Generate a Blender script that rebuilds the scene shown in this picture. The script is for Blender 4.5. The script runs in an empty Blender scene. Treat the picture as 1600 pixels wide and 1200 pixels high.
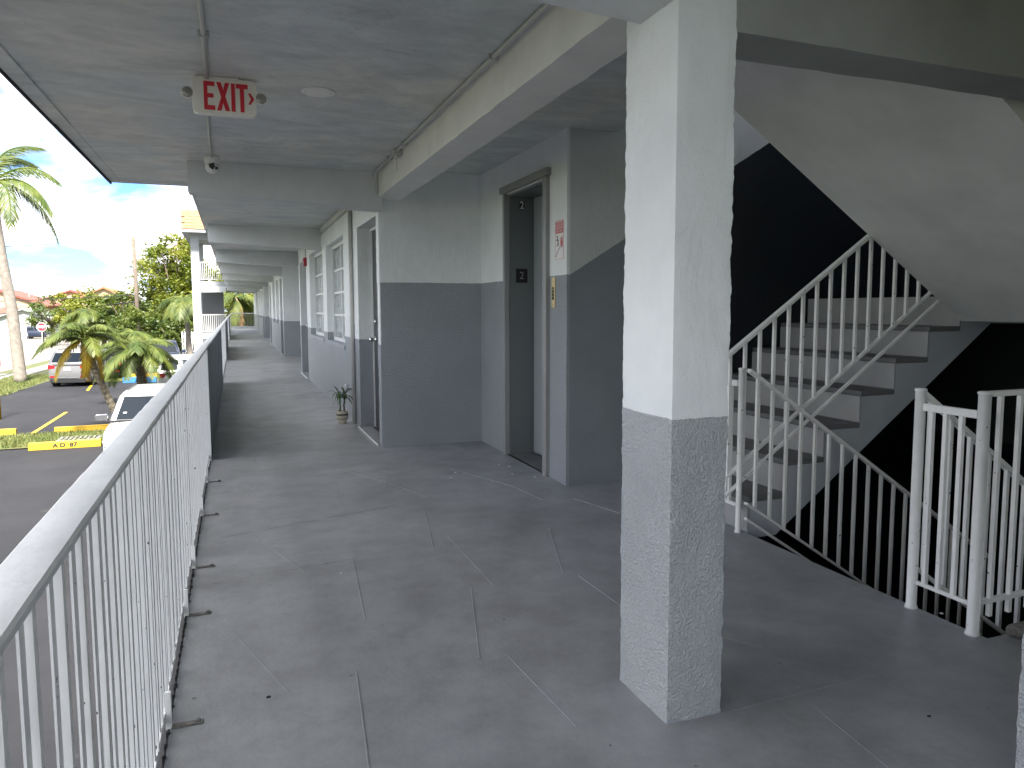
import bpy, bmesh, math, random
from mathutils import Vector, Matrix, noise
R = math.radians
random.seed(7)
scn = bpy.context.scene
col = scn.collection

# ------------------------------------------------------------------ camera, sky, sun, exposure
cam_d = bpy.data.cameras.new('camera')
cam = bpy.data.objects.new('camera', cam_d); col.objects.link(cam); scn.camera = cam
cam_d.sensor_width = 36.0
cam_d.lens = 1137.72 / 1600 * 36
cam_d.shift_x = -0.0012; cam_d.shift_y = -0.0109
cam_d.clip_start = 0.02; cam_d.clip_end = 3000
YAW, PITCH, ROLL = 0.3644287, 0.0882603, 0.0027928
fw = Vector((math.sin(YAW)*math.cos(PITCH), math.cos(YAW)*math.cos(PITCH), -math.sin(PITCH)))
rt = Vector((math.cos(YAW), -math.sin(YAW), 0)); dn = fw.cross(rt)
rr = math.cos(ROLL)*rt + math.sin(ROLL)*dn
dd = -math.sin(ROLL)*rt + math.cos(ROLL)*dn
mw = Matrix((rr, -dd, -fw)).transposed().to_4x4(); mw.translation = (0, 0, 1.22)
cam.matrix_world = mw

SUN_EL, SUN_AZ = R(52), R(183)          # azimuth clockwise from +Y: behind the camera, along the building
world = bpy.data.worlds.new('World'); scn.world = world; world.use_nodes = True
nt = world.node_tree; N = nt.nodes; L = nt.links
bg = N['Background']; bg.inputs['Strength'].default_value = 0.10
sky = N.new('ShaderNodeTexSky'); sky.sky_type = 'NISHITA'; sky.sun_disc = False
sky.sun_elevation = SUN_EL; sky.sun_rotation = SUN_AZ; sky.air_density = 1.0; sky.dust_density = 0.4; sky.ozone_density = 1.2
tc = N.new('ShaderNodeTexCoord'); sep = N.new('ShaderNodeSeparateXYZ'); L.new(tc.outputs['Generated'], sep.inputs[0])
mx = N.new('ShaderNodeMath'); mx.operation = 'MAXIMUM'; L.new(sep.outputs['Z'], mx.inputs[0]); mx.inputs[1].default_value = 0.0
ad = N.new('ShaderNodeMath'); ad.operation = 'ADD'; L.new(mx.outputs[0], ad.inputs[0]); ad.inputs[1].default_value = 0.22
dv = N.new('ShaderNodeVectorMath'); dv.operation = 'DIVIDE'; L.new(tc.outputs['Generated'], dv.inputs[0])
cb = N.new('ShaderNodeCombineXYZ')
for i in range(3): L.new(ad.outputs[0], cb.inputs[i])
L.new(cb.outputs[0], dv.inputs[1])
def wnoise(scale, detail, rough, off):
    mp = N.new('ShaderNodeMapping'); mp.inputs['Location'].default_value = off
    L.new(dv.outputs[0], mp.inputs[0])
    n = N.new('ShaderNodeTexNoise'); n.inputs['Scale'].default_value = scale; n.inputs['Detail'].default_value = detail
    n.inputs['Roughness'].default_value = rough; n.inputs['Distortion'].default_value = 0.25
    L.new(mp.outputs[0], n.inputs['Vector']); return n
n1 = wnoise(1.35, 5, 0.52, (3.1, 0.4, 0.0))
n2 = wnoise(2.3, 4, 0.6, (7.7, 2.0, 1.0))
cr = N.new('ShaderNodeValToRGB'); cr.color_ramp.elements[0].position = 0.41; cr.color_ramp.elements[1].position = 0.55
L.new(n1.outputs['Fac'], cr.inputs[0])
cc = N.new('ShaderNodeValToRGB')
cc.color_ramp.elements[0].position = 0.34; cc.color_ramp.elements[0].color = (0.95, 1.0, 1.1, 1)
cc.color_ramp.elements[1].position = 0.58; cc.color_ramp.elements[1].color = (5.0, 4.9, 4.75, 1)
L.new(n2.outputs['Fac'], cc.inputs[0])
sb = N.new('ShaderNodeMix'); sb.data_type = 'RGBA'; sb.blend_type = 'MULTIPLY'; sb.inputs['Factor'].default_value = 1
L.new(sky.outputs[0], sb.inputs['A']); sb.inputs['B'].default_value = (0.095, 0.135, 0.205, 1)
mxc = N.new('ShaderNodeMix'); mxc.data_type = 'RGBA'
# broken cloud: luminance rises gently towards the zenith
e1 = N.new('ShaderNodeMath'); e1.operation = 'MULTIPLY_ADD'; L.new(mx.outputs[0], e1.inputs[0]); e1.inputs[1].default_value = 0.5; e1.inputs[2].default_value = 0.5
cl_ = N.new('ShaderNodeVectorMath'); cl_.operation = 'SCALE'; L.new(cc.outputs[0], cl_.inputs[0]); L.new(e1.outputs[0], cl_.inputs['Scale'])
L.new(cr.outputs[0], mxc.inputs['Factor']); L.new(sb.outputs['Result'], mxc.inputs['A']); L.new(cl_.outputs[0], mxc.inputs['B'])
L.new(mxc.outputs['Result'], bg.inputs['Color'])

sun_d = bpy.data.lights.new('sun', 'SUN'); sun_d.energy = 1.3; sun_d.angle = R(11); sun_d.color = (1, 0.95, 0.87)
sun = bpy.data.objects.new('sun', sun_d); col.objects.link(sun)
sd = Vector((math.sin(SUN_AZ)*math.cos(SUN_EL), math.cos(SUN_AZ)*math.cos(SUN_EL), math.sin(SUN_EL)))
sun.rotation_euler = sd.to_track_quat('Z', 'Y').to_euler()
vs = scn.view_settings
vs.view_transform = 'Standard'; vs.look = 'None'; vs.gamma = 1; vs.use_curve_mapping = False; vs.exposure = 3.75
scn.cycles.max_bounces = 7; scn.cycles.diffuse_bounces = 5; scn.cycles.glossy_bounces = 2; scn.cycles.transmission_bounces = 2; scn.cycles.caustics_reflective = False; scn.cycles.caustics_refractive = False

# ------------------------------------------------------------------ helpers
class MB:
    def __init__(s): s.v = []; s.f = []; s.mi = []
    def add(s, vs, fs, mi=0):
        b = len(s.v); s.v += [tuple(v) for v in vs]; s.f += [[b+i for i in f] for f in fs]; s.mi += [mi]*len(fs); return s
    def box(s, x0, x1, y0, y1, z0, z1, mi=0):
        return s.add([(x0,y0,z0),(x1,y0,z0),(x1,y1,z0),(x0,y1,z0),(x0,y0,z1),(x1,y0,z1),(x1,y1,z1),(x0,y1,z1)],
                     [(0,3,2,1),(4,5,6,7),(0,1,5,4),(1,2,6,5),(2,3,7,6),(3,0,4,7)], mi)
    def bar(s, a, b, w, h, up=(0,0,1), mi=0):
        a = Vector(a); b = Vector(b); d = (b-a).normalized(); r = d.cross(Vector(up)).normalized(); u = r.cross(d)
        vs = [p + r*w/2*i + u*h/2*j for p in (a, b) for i, j in ((-1,-1),(1,-1),(1,1),(-1,1))]
        return s.add(vs, [(0,1,2,3),(7,6,5,4),(0,4,5,1),(1,5,6,2),(2,6,7,3),(3,7,4,0)], mi)
    def tube(s, pts, rad, n=10, mi=0, caps=True):
        pts = [Vector(p) for p in pts]; rs = rad if isinstance(rad, (list, tuple)) else [rad]*len(pts)
        rings = []; prev = None
        for i, p in enumerate(pts):
            t = (pts[min(i+1, len(pts)-1)] - pts[max(i-1, 0)]).normalized()
            ref = prev if prev is not None else (Vector((0,0,1)) if abs(t.z) < 0.9 else Vector((1,0,0)))
            r = (ref - t*ref.dot(t)).normalized(); prev = r; u = t.cross(r)
            rings.append([p + (r*math.cos(2*math.pi*k/n) + u*math.sin(2*math.pi*k/n))*rs[i] for k in range(n)])
        vs = [v for rg in rings for v in rg]; fs = []
        for i in range(len(pts)-1):
            for k in range(n):
                fs.append((i*n+k, i*n+(k+1) % n, (i+1)*n+(k+1) % n, (i+1)*n+k))
        if caps: fs.append(tuple(range(n-1, -1, -1))); fs.append(tuple(range((len(pts)-1)*n, len(pts)*n)))
        return s.add(vs, fs, mi)
    def lathe(s, prof, c=(0,0,0), n=20, mi=0, ax='z'):
        vs = []; fs = []
        for r, z in prof:
            for k in range(n):
                a = 2*math.pi*k/n; p = (r*math.cos(a), r*math.sin(a), z)
                if ax == 'y': p = (p[0], p[2], p[1])
                if ax == 'x': p = (p[2], p[0], p[1])
                vs.append((c[0]+p[0], c[1]+p[1], c[2]+p[2]))
        for i in range(len(prof)-1):
            for k in range(n): fs.append((i*n+k, i*n+(k+1) % n, (i+1)*n+(k+1) % n, (i+1)*n+k))
        fs.append(tuple(range(n-1, -1, -1))); fs.append(tuple(range((len(prof)-1)*n, len(prof)*n)))
        return s.add(vs, fs, mi)
    def prism(s, poly, axis, a, b, mi=0):
        """poly: 2D points, extruded along axis from a to b. axis 'y': poly=(x,z); 'x': poly=(y,z); 'z': poly=(x,y)"""
        def P(p, t):
            return (p[0], t, p[1]) if axis == 'y' else ((t, p[0], p[1]) if axis == 'x' else (p[0], p[1], t))
        n = len(poly); vs = [P(p, a) for p in poly] + [P(p, b) for p in poly]
        fs = [tuple(range(n-1, -1, -1)), tuple(range(n, 2*n))] + [(i, (i+1) % n, n+(i+1) % n, n+i) for i in range(n)]
        return s.add(vs, fs, mi)
    def build(s, name, mat, parent=None, smooth=False, bevel=0, loc=None, seg=2, recalc=True):
        me = bpy.data.meshes.new(name); me.from_pydata(s.v, [], s.f); 
        mats = mat if isinstance(mat, (list, tuple)) else [mat]
        for m in mats: me.materials.append(m)
        if len(mats) > 1: me.polygons.foreach_set('material_index', s.mi)
        if recalc or bevel:
            bm = bmesh.new(); bm.from_mesh(me)
            if recalc: bmesh.ops.recalc_face_normals(bm, faces=bm.faces)
            if bevel:
                bmesh.ops.bevel(bm, geom=list(bm.edges), offset=bevel, segments=seg, affect='EDGES', profile=0.5, clamp_overlap=True)
            bm.to_mesh(me); bm.free()
        if smooth: me.polygons.foreach_set('use_smooth', [True]*len(me.polygons))
        me.update()
        return link(name, me, parent, loc)
def link(name, me, parent=None, loc=None, rot=None):
    o = bpy.data.objects.new(name, me); col.objects.link(o)
    if loc: o.location = loc
    if rot: o.rotation_euler = rot
    if parent: o.parent = parent
    return o
def tag(o, label, cat, group=None):
    o['label'] = label; o['category'] = cat
    if group: o['group'] = group
    return o
def struct(o): o['kind'] = 'structure'; return o
def thing(name, label, cat, loc=(0,0,0), rz=0, group=None):
    o = bpy.data.objects.new(name, None); col.objects.link(o); o.location = loc; o.rotation_euler = (0,0,rz)
    o.empty_display_size = 0.1
    return tag(o, label, cat, group)
def text_mesh(name, body, size, mat, parent, loc, rot, depth=0.001, align='CENTER', sx=1.0, bold=0.0):
    cu = bpy.data.curves.new(name, 'FONT'); cu.body = body; cu.size = size; cu.extrude = depth; cu.align_x = align; cu.align_y = 'CENTER'; cu.offset = bold
    t = bpy.data.objects.new(name+'_tmp', cu); col.objects.link(t)
    bpy.context.view_layer.update()
    me = bpy.data.meshes.new_from_object(t); bpy.data.objects.remove(t); me.materials.clear(); me.materials.append(mat)
    o = link(name, me, parent, loc, rot); o.scale = (sx, 1, 1); return o

# ------------------------------------------------------------------ materials
def mat(name, c, rough=0.6, metal=0.0, var=0.0, vscale=3.0, bump=0.0, bscale=80.0, bdist=0.003, spec=0.5, emit=None, coat=0.0, var2=None, detail=4):
    m = bpy.data.materials.new(name); m.use_nodes = True; t = m.node_tree; n = t.nodes; l = t.links; b = n['Principled BSDF']
    b.inputs['Base Color'].default_value = (*c, 1); b.inputs['Roughness'].default_value = rough; b.inputs['Metallic'].default_value = metal
    b.inputs['Specular IOR Level'].default_value = spec
    if coat: b.inputs['Coat Weight'].default_value = coat; b.inputs['Coat Roughness'].default_value = 0.05
    if var or bump:
        g = n.new('ShaderNodeNewGeometry')
    if var:
        x = n.new('ShaderNodeTexNoise'); x.inputs['Scale'].default_value = vscale; x.inputs['Detail'].default_value = detail; x.inputs['Roughness'].default_value = 0.6
        l.new(g.outputs['Position'], x.inputs['Vector'])
        r = n.new('ShaderNodeValToRGB'); r.color_ramp.elements[0].position = 0.3; r.color_ramp.elements[1].position = 0.7
        c2 = var2 or tuple(min(1, k*(1+var)) for k in c)
        r.color_ramp.elements[0].color = (*[k*(1-var) for k in c], 1) if not var2 else (*c, 1); r.color_ramp.elements[1].color = (*c2, 1)
        l.new(x.outputs['Fac'], r.inputs[0]); l.new(r.outputs[0], b.inputs['Base Color'])
    if bump:
        x = n.new('ShaderNodeTexNoise'); x.inputs['Scale'].default_value = bscale; x.inputs['Detail'].default_value = 3
        l.new(g.outputs['Position'], x.inputs['Vector'])
        u = n.new('ShaderNodeBump'); u.inputs['Strength'].default_value = bump; u.inputs['Distance'].default_value = bdist
        l.new(x.outputs['Fac'], u.inputs['Height']); l.new(u.outputs[0], b.inputs['Normal'])
    return m
def math_node(n, l, op, a, b=None):
    x = n.new('ShaderNodeMath'); x.operation = op
    for i, v in enumerate((a, b)):
        if v is None: continue
        if hasattr(v, 'links') or hasattr(v, 'is_linked'): l.new(v, x.inputs[i])
        else: x.inputs[i].default_value = v
    return x.outputs[0]
def wall_mat(name, up, low, dado, slope=0.0, x0=0.0, bl=1.0, bu=0.25, rough_up=0.55, rough_low=0.34):
    """painted stucco wall: light paint above, grey textured paint below the dado line"""
    m = bpy.data.materials.new(name); m.use_nodes = True; t = m.node_tree; n = t.nodes; l = t.links; b = n['Principled BSDF']
    g = n.new('ShaderNodeNewGeometry'); s = n.new('ShaderNodeSeparateXYZ'); l.new(g.outputs['Position'], s.inputs[0])
    w = n.new('ShaderNodeTexNoise'); w.inputs['Scale'].default_value = 14; w.inputs['Detail'].default_value = 4; l.new(g.outputs['Position'], w.inputs['Vector'])
    wob = math_node(n, l, 'MULTIPLY', math_node(n, l, 'SUBTRACT', w.outputs['Fac'], 0.5), 0.012)
    h = math_node(n, l, 'ADD', s.outputs['Z'], wob)
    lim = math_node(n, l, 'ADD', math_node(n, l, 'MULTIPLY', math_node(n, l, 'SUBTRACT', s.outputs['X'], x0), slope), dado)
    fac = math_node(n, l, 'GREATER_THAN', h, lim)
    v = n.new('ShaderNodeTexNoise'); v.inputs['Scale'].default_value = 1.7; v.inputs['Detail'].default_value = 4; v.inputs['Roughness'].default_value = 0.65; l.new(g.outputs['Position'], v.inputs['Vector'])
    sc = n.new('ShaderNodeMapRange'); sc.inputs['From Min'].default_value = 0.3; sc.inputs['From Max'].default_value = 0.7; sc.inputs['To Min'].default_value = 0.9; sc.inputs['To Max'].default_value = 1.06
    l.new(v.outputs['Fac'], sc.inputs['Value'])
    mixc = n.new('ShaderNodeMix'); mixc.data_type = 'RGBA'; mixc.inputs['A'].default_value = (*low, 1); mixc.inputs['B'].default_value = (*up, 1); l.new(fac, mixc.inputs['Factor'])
    mul = n.new('ShaderNodeVectorMath'); mul.operation = 'SCALE'; l.new(mixc.outputs['Result'], mul.inputs[0]); l.new(sc.outputs[0], mul.inputs['Scale'])
    l.new(mul.outputs[0], b.inputs['Base Color'])
    mr = n.new('ShaderNodeMix'); mr.inputs['A'].default_value = rough_low; mr.inputs['B'].default_value = rough_up; l.new(fac, mr.inputs['Factor']); l.new(mr.outputs['Result'], b.inputs['Roughness'])
    # relief
    vo = n.new('ShaderNodeTexNoise'); vo.inputs['Scale'].default_value = 125; vo.inputs['Detail'].default_value = 2; vo.inputs['Roughness'].default_value = 0.5; vo.inputs['Distortion'].default_value = 0.15
    l.new(g.outputs['Position'], vo.inputs['Vector'])
    rp = n.new('ShaderNodeValToRGB'); rp.color_ramp.elements[0].position = 0.42; rp.color_ramp.elements[1].position = 0.66; l.new(vo.outputs['Fac'], rp.inputs[0])
    st = n.new('ShaderNodeTexNoise'); st.inputs['Scale'].default_value = 26; st.inputs['Detail'].default_value = 5; l.new(g.outputs['Position'], st.inputs['Vector'])
    hm = n.new('ShaderNodeMix'); hm.inputs['A'].default_value = bl; hm.inputs['B'].default_value = bu*0.3; l.new(fac, hm.inputs['Factor'])
    h1 = math_node(n, l, 'MULTIPLY', rp.outputs[0], hm.outputs['Result'])
    tm = n.new('ShaderNodeMapping'); tm.inputs['Scale'].default_value = (1, 1, 0.35); tm.inputs['Rotation'].default_value = (0.4, 0.5, 0); l.new(g.outputs['Position'], tm.inputs[0])
    tw = n.new('ShaderNodeTexNoise'); tw.inputs['Scale'].default_value = 8; tw.inputs['Detail'].default_value = 3; tw.inputs['Distortion'].default_value = 1.2; l.new(tm.outputs[0], tw.inputs['Vector'])
    h2 = math_node(n, l, 'ADD', math_node(n, l, 'MULTIPLY', st.outputs['Fac'], bu*2.2), math_node(n, l, 'MULTIPLY', math_node(n, l, 'MULTIPLY', tw.outputs['Fac'], fac), bu*6.0))
    hh = math_node(n, l, 'ADD', h1, h2)
    u = n.new('ShaderNodeBump'); u.inputs['Strength'].default_value = 0.9; u.inputs['Distance'].default_value = 0.0042
    l.new(hh, u.inputs['Height']); l.new(u.outputs[0], b.inputs['Normal'])
    return m
UP = (0.81, 0.835, 0.835); LOW = (0.35, 0.374, 0.402)
M = {}
M['wall'] = wall_mat('wall_paint', UP, LOW, 0.908)
M['column'] = wall_mat('column_paint', (0.84, 0.862, 0.868), (0.50, 0.52, 0.543), 0.905, bl=1.15, bu=0.35)
M['recess'] = wall_mat('recess_paint', UP, LOW, 1.447)
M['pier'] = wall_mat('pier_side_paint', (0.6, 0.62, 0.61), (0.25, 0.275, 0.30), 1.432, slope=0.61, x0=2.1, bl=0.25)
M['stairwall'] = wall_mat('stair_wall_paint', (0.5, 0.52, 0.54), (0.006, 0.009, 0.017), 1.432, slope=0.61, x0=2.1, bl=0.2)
M['endwall'] = wall_mat('stair_end_paint', (0.045, 0.052, 0.052), (0.006, 0.009, 0.017), 0.17, bl=0.2)
M['beam'] = mat('beam_paint', (0.82, 0.81, 0.765), 0.6, var=0.06, vscale=5, bump=0.35, bscale=45)
M['beam_grey'] = mat('grey_beam_paint', (0.64, 0.655, 0.65), 0.6, var=0.06, vscale=4, bump=0.35, bscale=45)
M['beam_dark'] = mat('dark_beam_paint', (0.36, 0.365, 0.35), 0.6, var=0.16, vscale=2.2, bump=0.6, bscale=45)
M['white'] = mat('white_rail_paint', (0.8, 0.8, 0.79), 0.4, var=0.05, vscale=9, bump=0.15, bscale=120)
def chipped(name, c, rough, thr=0.735, sc=42, chip=(0.09, 0.06, 0.045)):
    m = mat(name, c, rough, var=0.07, vscale=9, bump=0.2, bscale=70)
    t = m.node_tree; n = t.nodes; l = t.links; b = n['Principled BSDF']; old = b.inputs['Base Color'].links[0].from_socket
    g = n.new('ShaderNodeNewGeometry'); x = n.new('ShaderNodeTexNoise'); x.inputs['Scale'].default_value = sc; x.inputs['Detail'].default_value = 2; l.new(g.outputs['Position'], x.inputs['Vector'])
    f = math_node(n, l, 'GREATER_THAN', x.outputs['Fac'], thr)
    k = n.new('ShaderNodeMix'); k.data_type = 'RGBA'; l.new(f, k.inputs['Factor']); l.new(old, k.inputs['A']); k.inputs['B'].default_value = (*chip, 1); l.new(k.outputs['Result'], b.inputs['Base Color'])
    return m
M['white'] = chipped('white_rail_paint', (0.84, 0.84, 0.83), 0.4)
M['cap'] = chipped('cap_rail_paint', (0.74, 0.75, 0.76), 0.45, 0.76, 30, (0.4, 0.4, 0.4))
M['parapet'] = mat('parapet_grey_paint', (0.15, 0.17, 0.19), 0.6, var=0.12, vscale=3, bump=0.3, bscale=40)
M['trimwhite'] = mat('white_trim_paint', (0.74, 0.75, 0.74), 0.45, var=0.05, vscale=8)
M['conduit'] = mat('painted_conduit', (0.5, 0.5, 0.48), 0.45, var=0.06)
M['elev'] = mat('elevator_grey', (0.15, 0.165, 0.17), 0.38, var=0.06, vscale=2)
M['elevdoor'] = mat('elevator_door_metal', (0.27, 0.295, 0.31), 0.35, var=0.05, vscale=1.5)
M['elevtrim'] = mat('elevator_frame_metal', (0.30, 0.30, 0.295), 0.4, var=0.06)
M['black'] = mat('black_plastic', (0.008, 0.008, 0.009), 0.35)
M['chrome'] = mat('chrome', (0.75, 0.75, 0.75), 0.18, metal=1)
M['red'] = mat('red_print', (0.62, 0.02, 0.035), 0.5)
M['pinkred'] = mat('faded_red_print', (0.62, 0.12, 0.13), 0.5)
M['plate'] = mat('sign_white', (0.8, 0.79, 0.77), 0.45)
M['ivory'] = mat('ivory_plastic', (0.82, 0.79, 0.71), 0.4, var=0.04, vscale=12)
M['brass'] = mat('brass_plate', (0.62, 0.5, 0.25), 0.35, metal=0.4)
M['lens'] = mat('lamp_lens', (0.33, 0.33, 0.31), 0.15, metal=0.4)
M['doorgrey'] = mat('door_grey_paint', (0.07, 0.075, 0.08), 0.45, var=0.06)
M['pane'] = mat('window_pane', (0.42, 0.46, 0.46), 0.1, var=0.45, vscale=6, spec=0.8)
M['pot'] = mat('glazed_pot', (0.55, 0.52, 0.42), 0.35, var=0.1, vscale=30)
M['leafpot'] = mat('plant_leaf', (0.05, 0.11, 0.03), 0.45, var=0.3, vscale=20)
M['stem'] = mat('plant_stem', (0.12, 0.08, 0.05), 0.7, var=0.3, vscale=40)
M['riser'] = mat('stair_riser_paint', (0.35, 0.35, 0.35), 0.6, var=0.12, vscale=5, bump=0.3, bscale=30)
M['tread'] = mat('stair_tread_paint', (0.14, 0.142, 0.145), 0.6, var=0.15, vscale=6, bump=0.2, bscale=40)
M['stringer'] = mat('stair_stringer_paint', (0.45, 0.48, 0.52), 0.6, var=0.08, vscale=3, bump=0.4, bscale=40)
M['soffit'] = mat('stair_soffit_paint', (0.79, 0.79, 0.775), 0.65, var=0.1, vscale=2.4, bump=0.5, bscale=14)
M['rust'] = mat('rusty_bracket', (0.17, 0.16, 0.15), 0.8, var=0.5, vscale=60, bump=0.8, bscale=90)
M['dark'] = mat('dark_edge', (0.015, 0.015, 0.016), 0.8)
M['outer'] = mat('outer_wall_paint', (0.6, 0.62, 0.63), 0.6, var=0.05, vscale=1)

# ceiling: streaky grey paint over old plaster
def ceiling_mat():
    m = bpy.data.materials.new('ceiling_paint'); m.use_nodes = True; t = m.node_tree; n = t.nodes; l = t.links; b = n['Principled BSDF']
    g = n.new('ShaderNodeNewGeometry'); mp = n.new('ShaderNodeMapping'); mp.inputs['Scale'].default_value = (1.0, 1.9, 1); l.new(g.outputs['Position'], mp.inputs[0])
    x = n.new('ShaderNodeTexNoise'); x.inputs['Scale'].default_value = 2.6; x.inputs['Detail'].default_value = 6; x.inputs['Roughness'].default_value = 0.65; x.inputs['Distortion'].default_value = 0.7; l.new(mp.outputs[0], x.inputs['Vector'])
    r = n.new('ShaderNodeValToRGB'); e = r.color_ramp.elements; e[0].position = 0.3; e[0].color = (0.50, 0.52, 0.51, 1); e[1].position = 0.72; e[1].color = (0.80, 0.81, 0.78, 1)
    l.new(x.outputs['Fac'], r.inputs[0])
    y = n.new('ShaderNodeTexNoise'); y.inputs['Scale'].default_value = 1.1; y.inputs['Detail'].default_value = 3; l.new(g.outputs['Position'], y.inputs['Vector'])
    r2 = n.new('ShaderNodeValToRGB'); r2.color_ramp.elements[0].position = 0.42; r2.color_ramp.elements[0].color = (0.9, 0.93, 0.95, 1); r2.color_ramp.elements[1].position = 0.62; r2.color_ramp.elements[1].color = (1.03, 1.0, 0.95, 1); l.new(y.outputs['Fac'], r2.inputs[0])
    mm = n.new('ShaderNodeMix'); mm.data_type = 'RGBA'; mm.blend_type = 'MULTIPLY'; mm.inputs['Factor'].default_value = 1; l.new(r.outputs[0], mm.inputs['A']); l.new(r2.outputs[0], mm.inputs['B'])
    l.new(mm.outputs['Result'], b.inputs['Base Color']); b.inputs['Roughness'].default_value = 0.5
    z = n.new('ShaderNodeTexNoise'); z.inputs['Scale'].default_value = 9; z.inputs['Detail'].default_value = 5; z.inputs['Roughness'].default_value = 0.62; z.inputs['Distortion'].default_value = 1.0; l.new(mp.outputs[0], z.inputs['Vector'])
    u = n.new('ShaderNodeBump'); u.inputs['Strength'].default_value = 0.75; u.inputs['Distance'].default_value = 0.018; l.new(z.outputs['Fac'], u.inputs['Height']); l.new(u.outputs[0], b.inputs['Normal'])
    return m
M['ceiling'] = ceiling_mat()
def floor_mat():
    m = bpy.data.materials.new('walkway_floor_paint'); m.use_nodes = True; t = m.node_tree; n = t.nodes; l = t.links; b = n['Principled BSDF']
    g = n.new('ShaderNodeNewGeometry')
    def nz(s, d, r=0.6, di=0.0):
        x = n.new('ShaderNodeTexNoise'); x.inputs['Scale'].default_value = s; x.inputs['Detail'].default_value = d; x.inputs['Roughness'].default_value = r; x.inputs['Distortion'].default_value = di; l.new(g.outputs['Position'], x.inputs['Vector']); return x.outputs['Fac']
    def ramp(f, p0, c0, p1, c1):
        r = n.new('ShaderNodeValToRGB'); e = r.color_ramp.elements; e[0].position = p0; e[0].color = (*c0, 1); e[1].position = p1; e[1].color = (*c1, 1); l.new(f, r.inputs[0]); return r.outputs[0]
    def mul(a, b2):
        x = n.new('ShaderNodeMix'); x.data_type = 'RGBA'; x.blend_type = 'MULTIPLY'; x.inputs['Factor'].default_value = 1; l.new(a, x.inputs['A']); l.new(b2, x.inputs['B']); return x.outputs['Result']
    c = ramp(nz(1.3, 6), 0.32, (0.315, 0.325, 0.34), 0.7, (0.372, 0.38, 0.394))
    c = mul(c, ramp(nz(5.0, 5, 0.7), 0.33, (0.8, 0.8, 0.8), 0.6, (1.02, 1.02, 1.02)))
    c = mul(c, ramp(nz(0.7, 4, 0.6, 0.8), 0.36, (0.8, 0.79, 0.78), 0.56, (1.04, 1.04, 1.04)))
    sp = ramp(nz(23, 2, 0.5), 0.22, (0.5, 0.48, 0.47), 0.26, (1, 1, 1))
    c = mul(c, sp)
    # pale chips in the paint
    ch = ramp(nz(34, 2, 0.5), 0.775, (0, 0, 0), 0.785, (1, 1, 1))
    x = n.new('ShaderNodeMix'); x.data_type = 'RGBA'; l.new(ch, x.inputs['Factor']); l.new(c, x.inputs['A']); x.inputs['B'].default_value = (0.4, 0.42, 0.44, 1)
    l.new(x.outputs['Result'], b.inputs['Base Color'])
    rr_ = ramp(nz(3.0, 5), 0.3, (0.3,)*3, 0.7, (0.5,)*3); l.new(rr_, b.inputs['Roughness'])
    h = math_node(n, l, 'ADD', math_node(n, l, 'MULTIPLY', nz(7, 8, 0.62), 1.0), math_node(n, l, 'MULTIPLY', nz(55, 3), 0.18))
    u = n.new('ShaderNodeBump'); u.inputs['Strength'].default_value = 0.6; u.inputs['Distance'].default_value = 0.006; l.new(h, u.inputs['Height']); l.new(u.outputs[0], b.inputs['Normal'])
    return m
M['floor'] = floor_mat()

# ------------------------------------------------------------------ building levels
G = -2.6
XW, XR, XS = 1.18, -0.235, -0.217         # corridor wall, railing plane, slab edge
CZ, RZ = 2.36, 2.41                      # corridor ceiling, recess ceiling

def rough_col(x0, x1, y0, y1, z0, z1, stepz=0.012, steph=0.02, amp=0.0035, seed=0.0, corner=0.0075):
    """stuccoed square pier with uneven arrises"""
    per = []
    def side(a, b, nrm):
        n = max(2, int((Vector(b)-Vector(a)).length/steph))
        for i in range(n): 
            p = Vector(a).lerp(Vector(b), i/n); per.append((p, Vector(nrm), i == 0))
    side((x0,y0),(x1,y0),(0,-1)); side((x1,y0),(x1,y1),(1,0)); side((x1,y1),(x0,y1),(0,1)); side((x0,y1),(x0,y0),(-1,0))
    n = len(per); nzv = int((z1-z0)/stepz); vs = []; fs = []
    cx, cy = (x0+x1)/2, (y0+y1)/2
    for j in range(nzv+1):
        z = z0 + (z1-z0)*j/nzv
        for p, nr, c in per:
            q = Vector((p.x, p.y, z)); a = amp*(noise.noise(q*9+Vector((seed,0,0)))*1.2 + 0.6*noise.noise(q*40))
            if c:
                o = Vector((p.x-cx, p.y-cy)).normalized(); a = -corner*0.45 + corner*(noise.noise(q*5+Vector((seed,3,0)))*0.5 + noise.noise(q*23+Vector((seed,7,0)))*0.45 + noise.noise(q*61)*0.45)
            else: o = nr
            vs.append((p.x+o.x*a, p.y+o.y*a, z))
    for j in range(nzv):
        for k in range(n): fs.append((j*n+k, j*n+(k+1) % n, (j+1)*n+(k+1) % n, (j+1)*n+k))
    fs.append(tuple(range(n-1,-1,-1))); fs.append(tuple(range(nzv*n, (nzv+1)*n)))
    return MB().add(vs, fs)
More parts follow.
